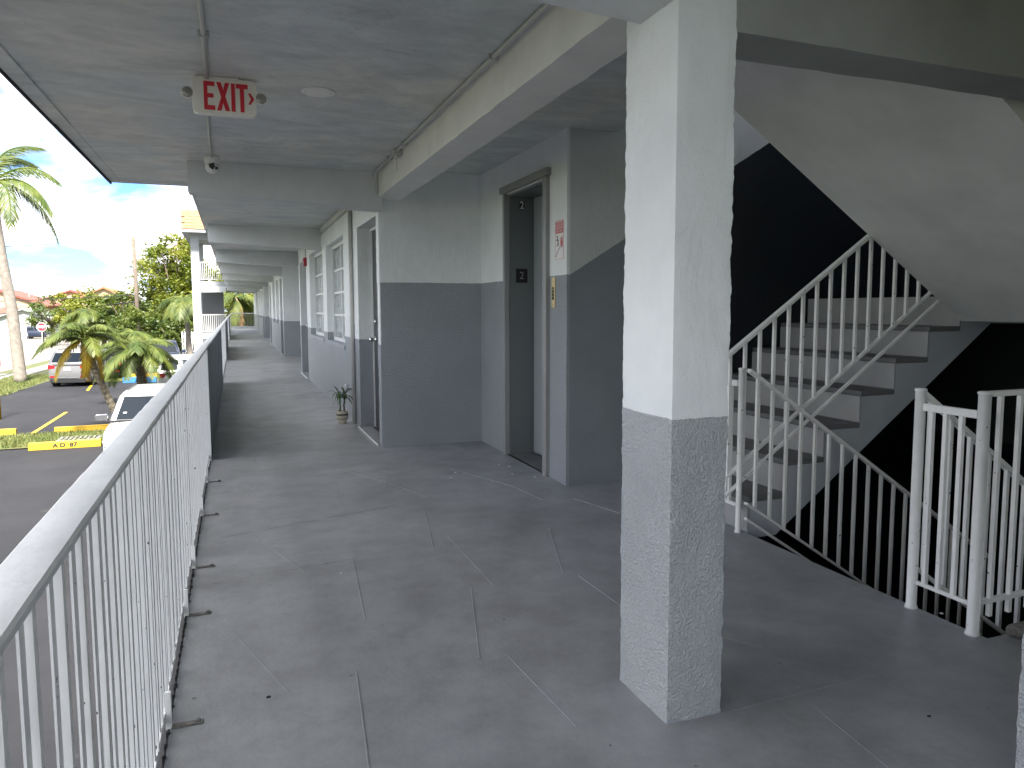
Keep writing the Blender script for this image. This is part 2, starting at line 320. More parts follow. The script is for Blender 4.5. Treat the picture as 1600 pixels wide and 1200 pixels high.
def wall_with_openings(x, y0, y1, z0, z1, ops, depth, thick):
    """wall in the plane X=x facing -X, openings (y0,y1,z0,z1) with reveals of the given depth"""
    ys = sorted({y0, y1, *[o[0] for o in ops], *[o[1] for o in ops]}); zs = sorted({z0, z1, *[o[2] for o in ops], *[o[3] for o in ops]})
    m = MB()
    for a, b in zip(ys, ys[1:]):
        for c, d in zip(zs, zs[1:]):
            if any(o[0] <= a and b <= o[1] and o[2] <= c and d <= o[3] for o in ops): continue
            m.add([(x,a,c),(x,b,c),(x,b,d),(x,a,d)], [(0,3,2,1)])
    for o in ops:
        a, b, c, d = o; X = x+depth
        m.add([(x,b,c),(X,b,c),(X,b,d),(x,b,d)], [(0,1,2,3)]); m.add([(x,a,c),(X,a,c),(X,a,d),(x,a,d)], [(3,2,1,0)])
        m.add([(x,a,d),(X,a,d),(X,b,d),(x,b,d)], [(0,1,2,3)]); m.add([(x,a,c),(X,a,c),(X,b,c),(x,b,c)], [(3,2,1,0)])
    X = x+thick
    m.add([(X,y0,z0),(X,y1,z0),(X,y1,z1),(X,y0,z1)], [(0,1,2,3)])
    m.add([(x,y0,z0),(X,y0,z0),(X,y0,z1),(x,y0,z1)], [(0,1,2,3)]); m.add([(x,y1,z0),(X,y1,z0),(X,y1,z1),(x,y1,z1)], [(3,2,1,0)])
    return m

# ---- floor slab (walkway + lobby + passage) with the stair well left open
fl = MB()
fl.box(XS, 2.56, -5.0, 6.6, -0.2, 0)                  # walkway and lobby
fl.box(XS, 2.9, 6.6, 50, -0.2, 0)
fl.box(2.56, 9, -5.0, 1.80, -0.2, 0)                  # passage beside the stair
floor = struct(fl.build('walkway_floor', M['floor'], recalc=True))
# raised seams under the floor paint
seams = [((0.50,3.51),(0.44,2.79)),((0.93,2.96),(0.76,2.33)),((0.344,2.39),(0.27,1.60)),((-0.022,2.79),(0.12,2.34)),((0.86,2.31),(0.895,1.83)),((0.053,4.10),(0.26,3.44)),
 ((1.03,3.72),(1.03,2.95)),((1.04,4.24),(0.91,3.54)),((1.432,2.92),(1.445,2.52)),((1.60,3.64),(1.38,2.98)),((0.02,5.3),(0.30,4.75)),((0.62,5.05),(0.58,4.55)),
 ((0.7,5.6),(0.98,5.0)),((0.98,5.0),(1.12,4.55)),((1.05,5.4),(0.93,4.9)),((0.18,6.7),(0.1,6.1)),((0.82,6.6),(0.78,6.0)),((1.5,5.3),(1.75,4.6)),((1.75,4.6),(1.8,4.2)),((1.5,2.35),(1.74,2.05)),((1.62,1.66),(1.58,1.32)),
 ((2.0,4.15),(2.15,3.6)),((0.08,8.2),(0.3,7.5)),((0.7,8.6),(0.66,7.9)),((1.75,2.9),(2.1,2.62))]
sm = MB().prism([(-0.5,0),(-0.38,1),(0.38,1),(0.5,0)], 'y', -0.5, 0.5).build('tmp', M['floor'])
seam_me = sm.data; bpy.data.objects.remove(sm)
for a, b in seams:
    a = Vector(a); b = Vector(b); d = b-a
    o = link('floor_seam', seam_me, floor, ((a.x+b.x)/2, (a.y+b.y)/2, 0.0005), (0, 0, math.atan2(-d.x, d.y))); o.scale = (0.0055, d.length, 0.0018)
for a, b, w in (((-0.18,3.42),(0.6,3.54),0.003),((-0.1,4.12),(0.9,4.42),0.003),((1.34,1.74),(2.62,1.755),0.006)):
    a = Vector(a); b = Vector(b); d = b-a
    o = link('floor_seam', seam_me, floor, ((a.x+b.x)/2, (a.y+b.y)/2, 0.0004), (0, 0, math.atan2(-d.x, d.y))); o.scale = (w*0.6, d.length, 0.0008)
# crumbled paint build-up around the foot of the column and the passage joint
MB().prism([(2.63,1.79),(2.95,1.79),(2.95,1.68),(2.72,1.66)], 'z', 0.0, 0.05).build('floor_patch', M['rust'], floor, bevel=0.015)
# litter: dry specks and paint chips
ck = MB().prism([(-1,-0.5),(0.2,-0.8),(1,0.1),(0.3,0.7),(-0.7,0.5)], 'z', 0, 0.2).build('tmp', M['plate']); chip_me = ck.data; bpy.data.objects.remove(ck)
ck = MB().prism([(-1,-0.6),(0.4,-0.8),(1,0.2),(0.1,0.9),(-0.9,0.4)], 'z', 0, 0.5).build('tmp', M['dark']); speck_me = ck.data; bpy.data.objects.remove(ck)
for i, (x, y, s, me) in enumerate([(0.06,2.33,0.007,speck_me),(0.95,2.6,0.004,speck_me),(1.9,1.5,0.006,speck_me),
        (1.95,5.2,0.016,chip_me),(1.9,5.3,0.012,chip_me),(1.88,4.95,0.014,chip_me),(1.5,5.15,0.012,chip_me),(1.42,5.0,0.01,chip_me),(2.0,4.8,0.012,chip_me),(0.42,3.35,0.006,chip_me),(2.6,2.02,0.01,chip_me)]):
    o = link('paint_chip' if me is chip_me else 'floor_speck', me, floor, (x, y, 0.0012), (0, 0, i*1.3)); o.scale = (s, s, s*0.5)

# ---- ceilings
ce = MB()
ce.box(-0.985, 1.165, -5.0, 7.49, CZ, 2.6)
ce.box(-0.352, 3.2, 7.49, 50, CZ, 2.6)
ce.box(1.165, 2.45, -5.0, 4.49, RZ, 2.6)
ce.box(1.165, 6.2, 4.49, 7.49, RZ, 2.6)
ce.box(2.45, 9, -5.0, 1.94, RZ, 2.6)
ceiling = struct(ce.build('ceiling', M['ceiling']))
MB().box(-0.985, -0.90, -5.0, 5.25, CZ-0.012, CZ+0.001).build('edge_strip', M['ceiling'], ceiling, bevel=0.003)
MB().box(-0.985, -0.905, 5.27, 7.485, CZ-0.004, CZ+0.001).build('edge_strip', M['ceiling'], ceiling)
MB().box(-1.0, -0.987, -5.0, 7.5, CZ-0.02, CZ+0.2).build('drip_edge', M['dark'], ceiling)
MB().box(-0.98, -0.36, 7.492, 7.5, CZ-0.004, CZ+0.2).build('drip_edge', M['outer'], ceiling)
for yy in (0.0,):
    MB().box(-0.352, -0.345, 7.5, 50, CZ-0.012, CZ).build('drip_edge', M['outer'], ceiling)
roof = MB().box(-1.0, 9, -5.0, 50, 5.05, 5.4)
struct(roof.build('building_roof', M['outer']))  # unseen, put in to block light from above

# ---- corridor wall, near part: door, two windows, second door
def add_door(wall, y0, y1, X, hinge_far=True, knob=True):
    d = MB().box(X, X+0.045, y0+0.045, y1-0.018, 0.02, 1.985).build('door', M['doorgrey'], wall, bevel=0.003)
    for a, b in ((y0+0.003, y0+0.04), (y1-0.016, y1-0.003)):
        MB().box(X-0.012, X+0.03, a, b, 0.003, 2.02).build('door_frame', M['trimwhite'], wall, bevel=0.003)
    MB().box(X-0.03, X+0.03, y0+0.042, y1-0.042, 1.99, 2.02).build('door_frame', M['trimwhite'], wall, bevel=0.003)
    ky = y1-0.13
    MB().lathe([(0.032,0),(0.032,-0.008),(0.012,-0.012),(0.012,-0.035),(0.026,-0.042),(0.03,-0.058),(0.02,-0.07)], (X-0.001, ky, 0.91), ax='x', n=16).build('door_knob', M['chrome'], d, smooth=True)
    MB().lathe([(0.026,0),(0.026,-0.01),(0.012,-0.016)], (X-0.001, ky, 1.09), ax='x', n=14).build('deadbolt', M['chrome'], d, smooth=True)
    MB().lathe([(0.008,0),(0.008,-0.003)], (X-0.001, (y0+y1)/2+0.2, 1.36), ax='x', n=10).build('peephole', M['chrome'], d)
    MB().box(XW-0.02, X-0.035, y0+0.003, y1-0.003, 0.0015, 0.012).build('door_sill', M['floor'], wall)
    MB().box(XW-0.026, XW-0.0205, y0+0.003, y1-0.003, 0.0015, 0.016).build('sill_edge', M['trimwhite'], wall)
    return d
def add_window(wall, y0, y1, z0, z1, X, cols=2, rows=4):
    w = MB()
    f = 0.05
    w.box(X-0.02, X+0.03, y0+0.003, y0+f, z0+0.003, z1-0.003); w.box(X-0.02, X+0.03, y1-f, y1-0.003, z0+0.003, z1-0.003)
    w.box(X-0.02, X+0.03, y0+f, y1-f, z0+0.003, z0+f); w.box(X-0.02, X+0.03, y0+f, y1-f, z1-f, z1-0.003)
    win = w.build('window', M['trimwhite'], wall)
    cy = [y0+f+(y1-y0-2*f)*i/cols for i in range(cols+1)]; rz = [z0+f+(z1-z0-2*f)*i/rows for i in range(rows+1)]
    for c in cy[1:-1]: MB().box(X-0.014, X+0.02, c-0.02, c+0.02, z0+f, z1-f).build('mullion', M['trimwhite'], win)
    for i in range(cols):
        for j in range(rows):
            if j: MB().box(X-0.012, X+0.015, cy[i]+0.021, cy[i+1]-0.021, rz[j]-0.014, rz[j]+0.014).build('glazing_bar', M['trimwhite'], win)
            a = random.uniform(-0.012, 0.012); b = random.uniform(-0.006, 0.006)
            MB().add([(X+0.004+a, cy[i]+0.005, rz[j]+0.005), (X+0.004+b, cy[i+1]-0.005, rz[j]+0.005), (X+0.004-a, cy[i+1]-0.005, rz[j+1]-0.005), (X+0.004-b, cy[i]+0.005, rz[j+1]-0.005)], [(0,3,2,1)]).build('pane', M['pane'], win, recalc=False)
    return win
D1 = (6.42, 7.50, 0, 2.03); W1 = (8.52, 10.18, 0.80, 2.06); W2 = (10.62, 12.5, 0.80, 2.10); D2 = (13.1, 14.42, 0, 2.07)
w1 = thing('corridor_wall', 'nearest stretch of two-tone painted wall with grey door and two multi-pane windows', 'wall')
wall_with_openings(XW, 6.33, 14.6, 0, CZ, [D1, W1, W2, D2], 0.15, 0.25).build('wall_face', M['wall'], w1, recalc=False)
add_door(w1, D1[0], D1[1], XW+0.15); add_door(w1, D2[0], D2[1], XW+0.15)
add_window(w1, *W1, XW+0.10); add_window(w1, *W2, XW+0.10)
M['dadogrey'] = mat('dado_grey_paint', LOW, 0.5, var=0.06, vscale=6, bump=0.3, bscale=60)
for W in (W1, W2):   # grey painted sills continue the dado colour
    MB().box(XW-0.012, XW+0.08, W[0]-0.02, W[1]+0.02, W[2]-0.05, W[2]+0.002).build('window_sill', M['dadogrey'], w1, bevel=0.004)
# recess side wall (faces the camera) and elevator wall
r1 = MB().box(XW+0.003, 2.35, 6.33, 6.5, 0, RZ)
rw = thing('recess_wall', 'two-tone stucco wall facing the camera between open door and elevator', 'wall')
r1 = rough_col(XW+0.006, 2.35, 6.326, 6.50, 0, RZ, stepz=0.02, steph=0.03, amp=0.0025, seed=4, corner=0.004); r1.build('wall_face', M['recess'], rw, smooth=True, recalc=False).data.set_sharp_from_angle(angle=R(42))
ew = thing('elevator_wall', 'two-tone wall with the elevator opening and brass call plate', 'wall')
XE = 2.10; E = (4.835, 5.644, 0, 2.14)
wall_with_openings(XE, 4.56, 6.326, 0, RZ, [E], 0.25, 0.27).build('wall_face', M['recess'], ew, recalc=False)
rough_col(XE-0.003, XE+0.3, 4.485, 4.562, 0, RZ, stepz=0.02, steph=0.03, amp=0.002, seed=9, corner=0.004).build('wall_edge', M['recess'], ew, smooth=True, recalc=False).data.set_sharp_from_angle(angle=R(42))
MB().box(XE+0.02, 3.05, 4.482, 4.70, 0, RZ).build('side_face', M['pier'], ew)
# elevator entrance
el = thing('elevator_entrance', 'grey elevator door set deep in its brown-grey metal frame', 'elevator')
fm = MB(); fm.box(XE-0.03, XE+0.02, E[0]-0.06, E[0]+0.004, 0.0, 2.145).build('frame_jamb', M['elevtrim'], el, bevel=0.003)
MB().box(XE-0.025, XE+0.02, E[1]-0.004, E[1]+0.035, 0.0, 2.145).build('frame_jamb', M['elevtrim'], el, bevel=0.003)
MB().box(XE-0.04, XE+0.02, E[0]-0.085, E[1]+0.07, 2.147, 2.20).build('frame_header', M['elevtrim'], el, bevel=0.004)
MB().box(XE+0.022, XE+0.245, E[1]-0.012, E[1]-0.002, 0.003, 2.13).build('side_return', M['elev'], el)
MB().box(XE+0.022, XE+0.245, E[0]+0.005, E[0]+0.012, 0.003, 2.13).build('side_return', M['elev'], el)
MB().box(XE+0.022, XE+0.245, E[0]+0.013, E[1]-0.013, 2.125, 2.135).build('top_return', M['elev'], el)
MB().box(XE+0.225, XE+0.246, E[0]+0.013, E[1]-0.03, 0.012, 2.12).build('door_panel', M['elevdoor'], el, bevel=0.002)
MB().box(XE+0.02, XE+0.22, E[0]+0.013, E[1]-0.013, 0.001, 0.006).build('door_sill', M['tread'], el)
yp = E[1]-0.0125
pl = MB().box(2.175, 2.275, yp-0.004, yp, 1.43, 1.545).build('floor_number_plate', M['black'], el)
M['num'] = mat('number_grey', (0.3, 0.3, 0.3), 0.5)
text_mesh('floor_number', '2', 0.085, M['num'], pl, (2.225, yp-0.0045, 1.487), (R(90),0,0), 0.0006)
pl = MB().box(2.207, 2.248, yp-0.004, yp, 2.022, 2.092).build('floor_number_plate', M['black'], el)
text_mesh('floor_number', '2', 0.085, M['plate'], pl, (2.2275, yp-0.0045, 2.057), (R(90),0,0), 0.0006, sx=0.8, bold=0.002)
# call button plate
cp = thing('call_button_plate', 'narrow brass call button plate beside the elevator frame', 'button plate', (XE, 4.70, 1.33))
MB().box(-0.006, 0, -0.028, 0.028, -0.105, 0.105).build('plate', M['brass'], cp, bevel=0.001)
for z, r in ((0.03, 0.009), (0.008, 0.011), (-0.016, 0.012), (-0.04, 0.012)):
    MB().lathe([(r,0),(r,-0.004),(r*0.6,-0.006)], (-0.0062, 0, z), ax='x', n=12).build('button', M['black'], cp)
for z in (0.08, -0.085): MB().lathe([(0.005,0),(0.004,-0.002)], (-0.0062, 0, z), ax='x', n=8).build('screw', M['elevtrim'], cp)
# fire notice
sg = thing('fire_notice', 'red and white fire notice with running figure on elevator wall', 'sign', (XE, 4.60, 1.686))
MB().box(-0.004, 0, -0.072, 0.072, -0.137, 0.137).build('board', M['plate'], sg, bevel=0.001)
def onp(y0, y1, z0, z1, m, name, t=0.0008, base=-0.0042): return MB().box(base-t, base, y0, y1, z0, z1).build(name, m, sg)
onp(-0.062, 0.062, 0.045, 0.125, M['pinkred'], 'red_panel')
for i, (s, sz, z) in enumerate((('IN CASE OF FIRE', 0.0135, 0.116), ('DO NOT USE', 0.02, 0.1), ('ELEVATOR', 0.023, 0.081), ('USE STAIRS', 0.02, 0.06))):
    text_mesh('lettering', s, sz, M['plate'], sg, (-0.0056, 0, z), (R(90), 0, R(-90)), 0.0003)
for y in (-0.066, 0.066): onp(y-0.001, y+0.001, -0.128, 0.128, M['pinkred'], 'red_border')
for z in (-0.128, 0.131): onp(-0.064, 0.064, z-0.001, z+0.001, M['pinkred'], 'red_border')
fg = MB(); X_ = -0.0046   # running figure on stairs (image left is +Y)
fg.lathe([(0.009,0),(0.009,-0.0006)], (X_, 0.034, 0.022), ax='x', n=12)
for a, b, w in (((0.032,0.012),(0.02,-0.02),0.011),((0.03,0.008),(0.046,-0.004),0.006),((0.028,0.006),(0.012,-0.004),0.006),((0.02,-0.02),(0.008,-0.034),0.008),((0.022,-0.018),(0.034,-0.038),0.008),((0.034,-0.038),(0.044,-0.04),0.006)):
    fg.bar((X_, *a), (X_, *b), w, 0.0008, up=(1,0,0))
for k in range(6): fg.box(X_-0.0008, X_, 0.058-0.012*k-0.012, 0.058-0.012*k, -0.106+0.012*k-0.004, -0.106+0.012*k+0.004)
fg.build('running_figure', M['black'], sg)
fb = MB()
for k in range(4):
    y = -0.022-0.009*k; fb.prism([(y, -0.05-0.012*(k % 2)), (y-0.007, -0.02), (y-0.002, 0.0), (y-0.006, 0.03-0.008*(k % 3)), (y+0.003, 0.006), (y+0.004, -0.03)], 'x', X_-0.0006, X_)
fb.build('flame', M['pinkred'], sg)
for y, z in ((0.062, 0.0), (-0.064, 0.01)): MB().lathe([(0.004,0),(0.003,-0.002)], (X_, y, z), ax='x', n=8).build('screw', M['elevtrim'], sg)

# ---- the free-standing column and its beams
cl = thing('column', 'square stucco column in the foreground, white above grey', 'column')
rough_col(1.145, 1.339, 1.745, 2.03, 0, 2.42, seed=1.0).build('shaft', M['column'], cl, smooth=True, recalc=False).data.set_sharp_from_angle(angle=R(42))
c2 = thing('column', 'stucco wall edge cut off by the right border of the picture', 'column')
rough_col(1.80, 2.1, -5.0, 1.18, 0, RZ, stepz=0.02, steph=0.03, seed=2.0).build('shaft', M['column'], c2, smooth=True, recalc=False).data.set_sharp_from_angle(angle=R(42))
def rough_beam(poly_fn, t0, t1, n, m, name, label, axis='y'):
    """beam as a swept polygon with slightly uneven arrises"""
    vs = []; fs = []; k = None
    for i in range(n+1):
        t = t0+(t1-t0)*i/n; p = poly_fn(t); k = len(p)
        for a, b in p:
            q = Vector((a, t, b)) if axis == 'y' else Vector((t, a, b))
            q += Vector((noise.noise(q*7), noise.noise(q*7+Vector((5,5,5))), noise.noise(q*7+Vector((9,1,3)))))*0.004
            vs.append(q)
    for i in range(n):
        for j in range(k): fs.append((i*k+j, i*k+(j+1) % k, (i+1)*k+(j+1) % k, (i+1)*k+j))
    fs.append(tuple(range(k))); fs.append(tuple(range(n*k, (n+1)*k)))
    return tag(MB().add(vs, fs).build(name, m), label, 'beam')
rough_beam(lambda t: [(1.165, 2.155), (1.366, 2.15), (1.366, RZ+0.002), (1.165, CZ+0.002+0.06)], 1.93, 6.32, 110, M['beam'], 'concrete_beam', 'long beige beam running along the walkway from the column to the open door')
rough_beam(lambda t: [(1.755, 1.99), (1.94, 1.99), (1.94, 2.62), (1.755, 2.62)], 1.335, 6.0, 60, M['beam_dark'], 'concrete_beam', 'dark grey beam from column top across the stairwell to the right', axis='x')
def cross_beam(y, xl, xr, zl, zr, label, th=0.2):
    vs = []; n = 24
    def f(t): 
        zb = zl+(zr-zl)*(t-xl)/(xr-xl); return [(y, zb), (y+th, zb), (y+th, CZ+0.004), (y, CZ+0.004)]
    o = rough_beam(f, xl, xr, n, M['beam_grey'], 'cantilever_beam', label, axis='x'); o['group'] = 'tapered ceiling beams'; return o
cross_beam(1.757, -0.3, 1.15, 2.12, 2.052, 'tapered ceiling beam overhead at the column head', 0.185)
ords = ['first tapered ceiling beam, behind the dome camera', 'second tapered ceiling beam, over the two windows', 'third tapered ceiling beam, just past the red fire alarm', 'fourth tapered ceiling beam down the walkway', 'fifth tapered ceiling beam down the walkway', 'sixth tapered ceiling beam down the walkway', 'seventh tapered ceiling beam down the walkway', 'eighth tapered ceiling beam down the walkway', 'last tapered ceiling beam, at the end of the walkway']
for y, lb in zip((6.22, 10.75, 15.25, 19.7, 24.2, 28.7, 33.2, 37.7, 42.2), ords): cross_beam(y, -0.30, XW+0.02 if y < 6.3 else 2.2, 2.125, 2.05 if y < 6.3 else 2.02, lb)

# ---- rest of the corridor: alcoves and far walls
def far_wall(y0, y1, label, ops_w, ops_d):
    w = thing('corridor_wall', label, 'wall')
    wall_with_openings(XW, y0, y1, 0, CZ, ops_w+ops_d, 0.13, 0.25).build('wall_face', M['wall'], w, recalc=False)
    for o in ops_w: add_window(w, *o, XW+0.08, cols=2, rows=3)
    for o in ops_d: add_door(w, o[0], o[1], XW+0.13)
    return w
far_wall(19.65, 27.6, 'middle stretch of two-tone corridor wall between the alcoves', [(21.6, 23.0, 0.8, 2.06), (23.6, 25.0, 0.8, 2.06)], [(20.0, 21.0, 0, 2.03), (26.2, 27.2, 0, 2.03)])
far_wall(32.65, 49.5, 'farthest stretch of two-tone corridor wall', [(35.0, 36.6, 0.8, 2.06), (37.2, 38.8, 0.8, 2.06), (42, 43.6, 0.8, 2.06)], [(33.2, 34.2, 0, 2.03), (40.0, 41.0, 0, 2.03)])
for y, lb in ((19.65, 'two-tone end wall of the alcove past the second door'), (32.65, 'two-tone end wall of the far alcove')):
    tag(MB().box(XW+0.004, 2.6, y-0.006, y+0.2, 0, CZ).build('alcove_wall', M['wall']), lb, 'wall')
for y0, y1, lb in ((14.6, 19.64, 'back wall of the nearer alcove'), (27.6, 32.64, 'back wall of the farther alcove')):
    tag(MB().box(2.6, 2.75, y0, y1, 0, CZ).build('alcove_wall', M['wall']), lb, 'wall')
# unseen walls closing the volume; one behind the camera added to shape the light
tag(MB().box(XW+0.26, 9, 6.52, 6.7, 0, RZ).build('unseen_wall', M['outer']), 'plain inner wall of the flats behind the open door', 'wall')
tag(MB().box(3.2, 3.35, 6.7, 50, G, 5.05).build('unseen_wall', M['outer']), 'rear wall of the flats along the corridor', 'wall')

tag(MB().box(0.75, 9, -5.2, -5.0, 0, 5.05).build('unseen_wall', M['outer']), 'added unseen wall behind the camera, limiting the light from behind', 'wall')
# ---- stairs
sw = thing('stair_wall', 'dark navy stairwell wall with a slanting grey upper band', 'wall')
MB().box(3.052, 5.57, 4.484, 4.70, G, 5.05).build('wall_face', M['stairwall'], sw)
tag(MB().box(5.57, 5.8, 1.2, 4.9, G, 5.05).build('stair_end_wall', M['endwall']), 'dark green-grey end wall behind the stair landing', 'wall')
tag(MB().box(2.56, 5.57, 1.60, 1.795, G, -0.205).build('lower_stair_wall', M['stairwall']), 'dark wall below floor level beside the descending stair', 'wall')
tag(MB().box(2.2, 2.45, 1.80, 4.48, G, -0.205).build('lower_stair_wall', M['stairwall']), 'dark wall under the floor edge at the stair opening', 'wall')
RISE, RUN, NX = 0.184, 0.2588, 2.605
def stair(label, x0, dirx, z0, y0, y1, n, name='staircase', thick=0.17, soffit=None):
    s = thing(name, label, 'staircase')
    for k in range(n):
        xa = x0+dirx*RUN*k; xb = x0+dirx*RUN*(k+1); z = z0+RISE*(k+1)
        lo, hi = min(xa, xb), max(xa, xb)
        if k < n-1: MB().box(lo, hi, y0+0.0, y1, z-0.03, z).build('tread', M['tread'], s, bevel=0.004)
        a, b = (xa-0.0, xa+0.012) if dirx > 0 else (xa-0.012, xa)
        MB().box(a-0.006, b-0.006, y0+0.004, y1-0.004, z-RISE+0.001, z-0.031 if k < n-1 else z-0.001).build('riser', M['riser'], s)
    # sloping slab with stringer face
    poly = []
    for k in range(n):
        xa = x0+dirx*RUN*k; z = z0+RISE*k
        poly.append((xa, z-0.002)); poly.append((xa, z+RISE-0.035))
    xe = x0+dirx*RUN*(n-1)
    poly.append((xe+dirx*0.27, z0+RISE*n-0.035)); poly.append((xe+dirx*0.27, z0+RISE*n-thick)); 
    poly.append((x0+dirx*0.19, z0-0.05)) ; poly.append((x0, z0-0.05))
    MB().prism(poly, 'y', y0+0.006, y1-0.006).build('stringer', soffit or M['stringer'], s)
    return s
stair('concrete stair climbing to the right with white railing against the dark wall', NX, 1, 0.0, 3.20, 4.48, 7)
# half landing
ld = thing('stair_landing', 'concrete half landing at the head of the first stair flight', 'landing')
MB().box(4.43, 5.56, 2.02, 4.48, 1.12, 1.285).build('slab', M['stringer'], ld, bevel=0.004)
# upper flight (over the descending one): only its smooth soffit is seen
uf = thing('upper_staircase', 'smooth beige soffit of the flight rising to the floor above', 'staircase')
X0, Z0, X1, Z1 = 4.16, 1.135, 2.10, 2.46
MB().prism([(X0, Z0), (X0+0.26, Z0), (X0+0.26, 1.30), (X0, 1.30), (X1+0.1, 2.64), (X1, 2.62), (X1, Z1)], 'y', 2.02, 3.20).build('flight_slab', M['soffit'], uf)
for k in range(7): MB().box(X0-RUN*(k+1), X0-RUN*k, 2.04, 3.18, 1.30+RISE*k+0.02, 1.30+RISE*(k+1)).build('step', M['riser'], uf)
# descending flight
dz = thing('lower_staircase', 'dark concrete steps going down behind the white gate', 'staircase')
for k in range(8): MB().box(2.565+RUN*k, 2.565+RUN*(k+1), 2.05, 3.17, -RISE*(k+1)-0.25, -RISE*(k+1)).build('step', M['tread'], dz, bevel=0.004)
MB().box(4.65, 5.56, 1.82, 4.47, -1.65, -1.48).build('landing_slab', M['tread'], dz)

# ---- stair railings
def railing_run(name, label, a, b, h_top, h_bot, n, barw=0.016, extra=None, rail=(0.035, 0.02), yoff=0):
    """sloping railing from base point a to base point b"""
    t = thing(name, label, 'railing'); a = Vector(a); b = Vector(b); U = Vector((0,0,1))
    MB().bar(a+U*h_top, b+U*h_top, *rail).build('top_rail', M['white'], t, bevel=0.003)
    MB().bar(a+U*h_bot, b+U*h_bot, 0.025, 0.014).build('bottom_rail', M['white'], t, bevel=0.002)
    if extra is not None: MB().bar(a+U*extra, b+U*extra, 0.02, 0.012).build('lower_bar', M['white'], t)
    for i in range(n):
        p = a.lerp(b, (i+0.5)/n)
        w = barw/2
        MB().box(p.x-w, p.x+w, p.y-w, p.y+w, p.z+h_bot, p.z+h_top-0.004).build('baluster', M['white'], t)
    return t
S = RISE/RUN
# up flight: rail line from the measured points at Y=3.2
railing_run('stair_railing', 'white sloping railing rising with the upper stair flight', (2.42, 3.215, 0.0-0.02), (4.05, 3.215, 0.0-0.02+0.69*1.63), 0.965, 0.30, 17, extra=0.20)
rp = thing('stair_railing', 'white railing sloping down from the thin post into the stairwell', 'railing')
a = Vector((2.54, 3.15, 0)); b = Vector((4.45, 3.15, -1.26)); U = Vector((0,0,1))
MB().bar(a+U*0.89, b+U*0.89, 0.035, 0.02).build('top_rail', M['white'], rp, bevel=0.003)
MB().bar(a+U*0.17, b+U*0.17, 0.025, 0.014).build('bottom_rail', M['white'], rp, bevel=0.002)
MB().bar(a+U*0.085, b+U*0.085, 0.022, 0.014).build('lower_bar', M['white'], rp)
for i in range(19):
    p = a.lerp(b, (i+0.6)/19); MB().box(p.x-0.008, p.x+0.008, 3.142, 3.158, p.z+0.17, p.z+0.885).build('baluster', M['white'], rp)
def round_post(parent, x, y, h, r=0.017):
    return MB().lathe([(r*1.25,0),(r*1.2,0.008),(r,0.012),(r,h-0.012),(r*1.15,h-0.01),(r*1.15,h-0.003),(r*0.8,h)], (x, y, 0), n=16).build('post', M['white'], parent, smooth=True)
round_post(rp, 2.525, 3.19, 0.90, 0.015)
MB().box(2.515, 2.535, 3.21, 3.5, 0.80, 0.83).build('top_rail', M['white'], rp)
MB().box(2.52, 2.53, 3.21, 3.5, 0.14, 0.16).build('bottom_rail', M['white'], rp)
for y in (3.27, 3.30, 3.4): MB().box(2.517, 2.533, y-0.008, y+0.008, 0.16, 0.80).build('baluster', M['white'], rp)
gt = thing('stair_gate', 'short white railing panel between two round posts at stair head', 'railing')
round_post(gt, 2.54, 2.11, 0.90, 0.02); round_post(gt, 2.54, 1.845, 0.915, 0.0215)
MB().box(2.53, 2.55, 1.866, 2.09, 0.812, 0.842).build('top_rail', M['white'], gt, bevel=0.003)
MB().box(2.532, 2.548, 1.866, 2.09, 0.105, 0.12).build('bottom_rail', M['white'], gt, bevel=0.003)
for y in (2.055, 1.995, 1.93): MB().box(2.532, 2.548, y-0.008, y+0.008, 0.12, 0.812).build('baluster', M['white'], gt)
railing_run('stair_railing', 'white railing sloping down behind the short gate panel', (2.55, 2.118, 0.0), (4.3, 2.118, -1.18), 0.885, 0.17, 15)
lv = thing('level_railing', 'level white railing leaving the right gate post towards the border', 'railing')
MB().box(2.56, 5.4, 1.83, 1.855, 0.895, 0.915).build('top_rail', M['white'], lv, bevel=0.003)
MB().box(2.56, 5.4, 1.832, 1.853, 0.115, 0.13).build('bottom_rail', M['white'], lv)
for i in range(26):
    x = 2.62+0.105*i; MB().box(x-0.008, x+0.008, 1.835, 1.851, 0.06, 0.895).build('baluster', M['white'], lv)

# ---- walkway railing
def cap_profile():
    w = 0.0305
    return [(-w, -0.003), (-w, 0.005), (-w+0.004, 0.0085), (-w*0.45, 0.0098), (w*0.45, 0.0098), (w-0.004, 0.0085), (w, 0.005), (w, -0.003)]
def cap_rail(parent, y0, y1, step):
    pf = cap_profile(); n = max(2, int((y1-y0)/step)); vs = []; fs = []; k = len(pf)
    for i in range(n+1):
        y = y0+(y1-y0)*i/n; wx = 0.003*noise.noise(Vector((0, y*0.9, 3))); wz = 0.004*noise.noise(Vector((4, y*0.7, 0)))
        for a, b in pf:
            d = 0.0016*noise.noise(Vector((a*30, y*12, b*30))); vs.append((XR+0.0025+a+wx, y, 0.923+b+wz+d))
    for i in range(n):
        for j in range(k): fs.append((i*k+j, i*k+(j+1) % k, (i+1)*k+(j+1) % k, (i+1)*k+j))
    fs.append(tuple(range(k))); fs.append(tuple(range(n*k, (n+1)*k)))
    MB().add(vs, fs).build('cap_rail', M['cap'], parent, smooth=True).data.set_sharp_from_angle(angle=R(28))
bm_ = MB().box(-0.0065, 0.0065, -0.0065, 0.0065, 0, 1).build('tmp', M['white']); bal_me = bm_.data; bpy.data.objects.remove(bm_)
bm_ = MB().box(-0.0016, 0.0016, -0.012, 0.012, 0, 1).build('tmp', M['white']); flat_me = bm_.data; bpy.data.objects.remove(bm_)
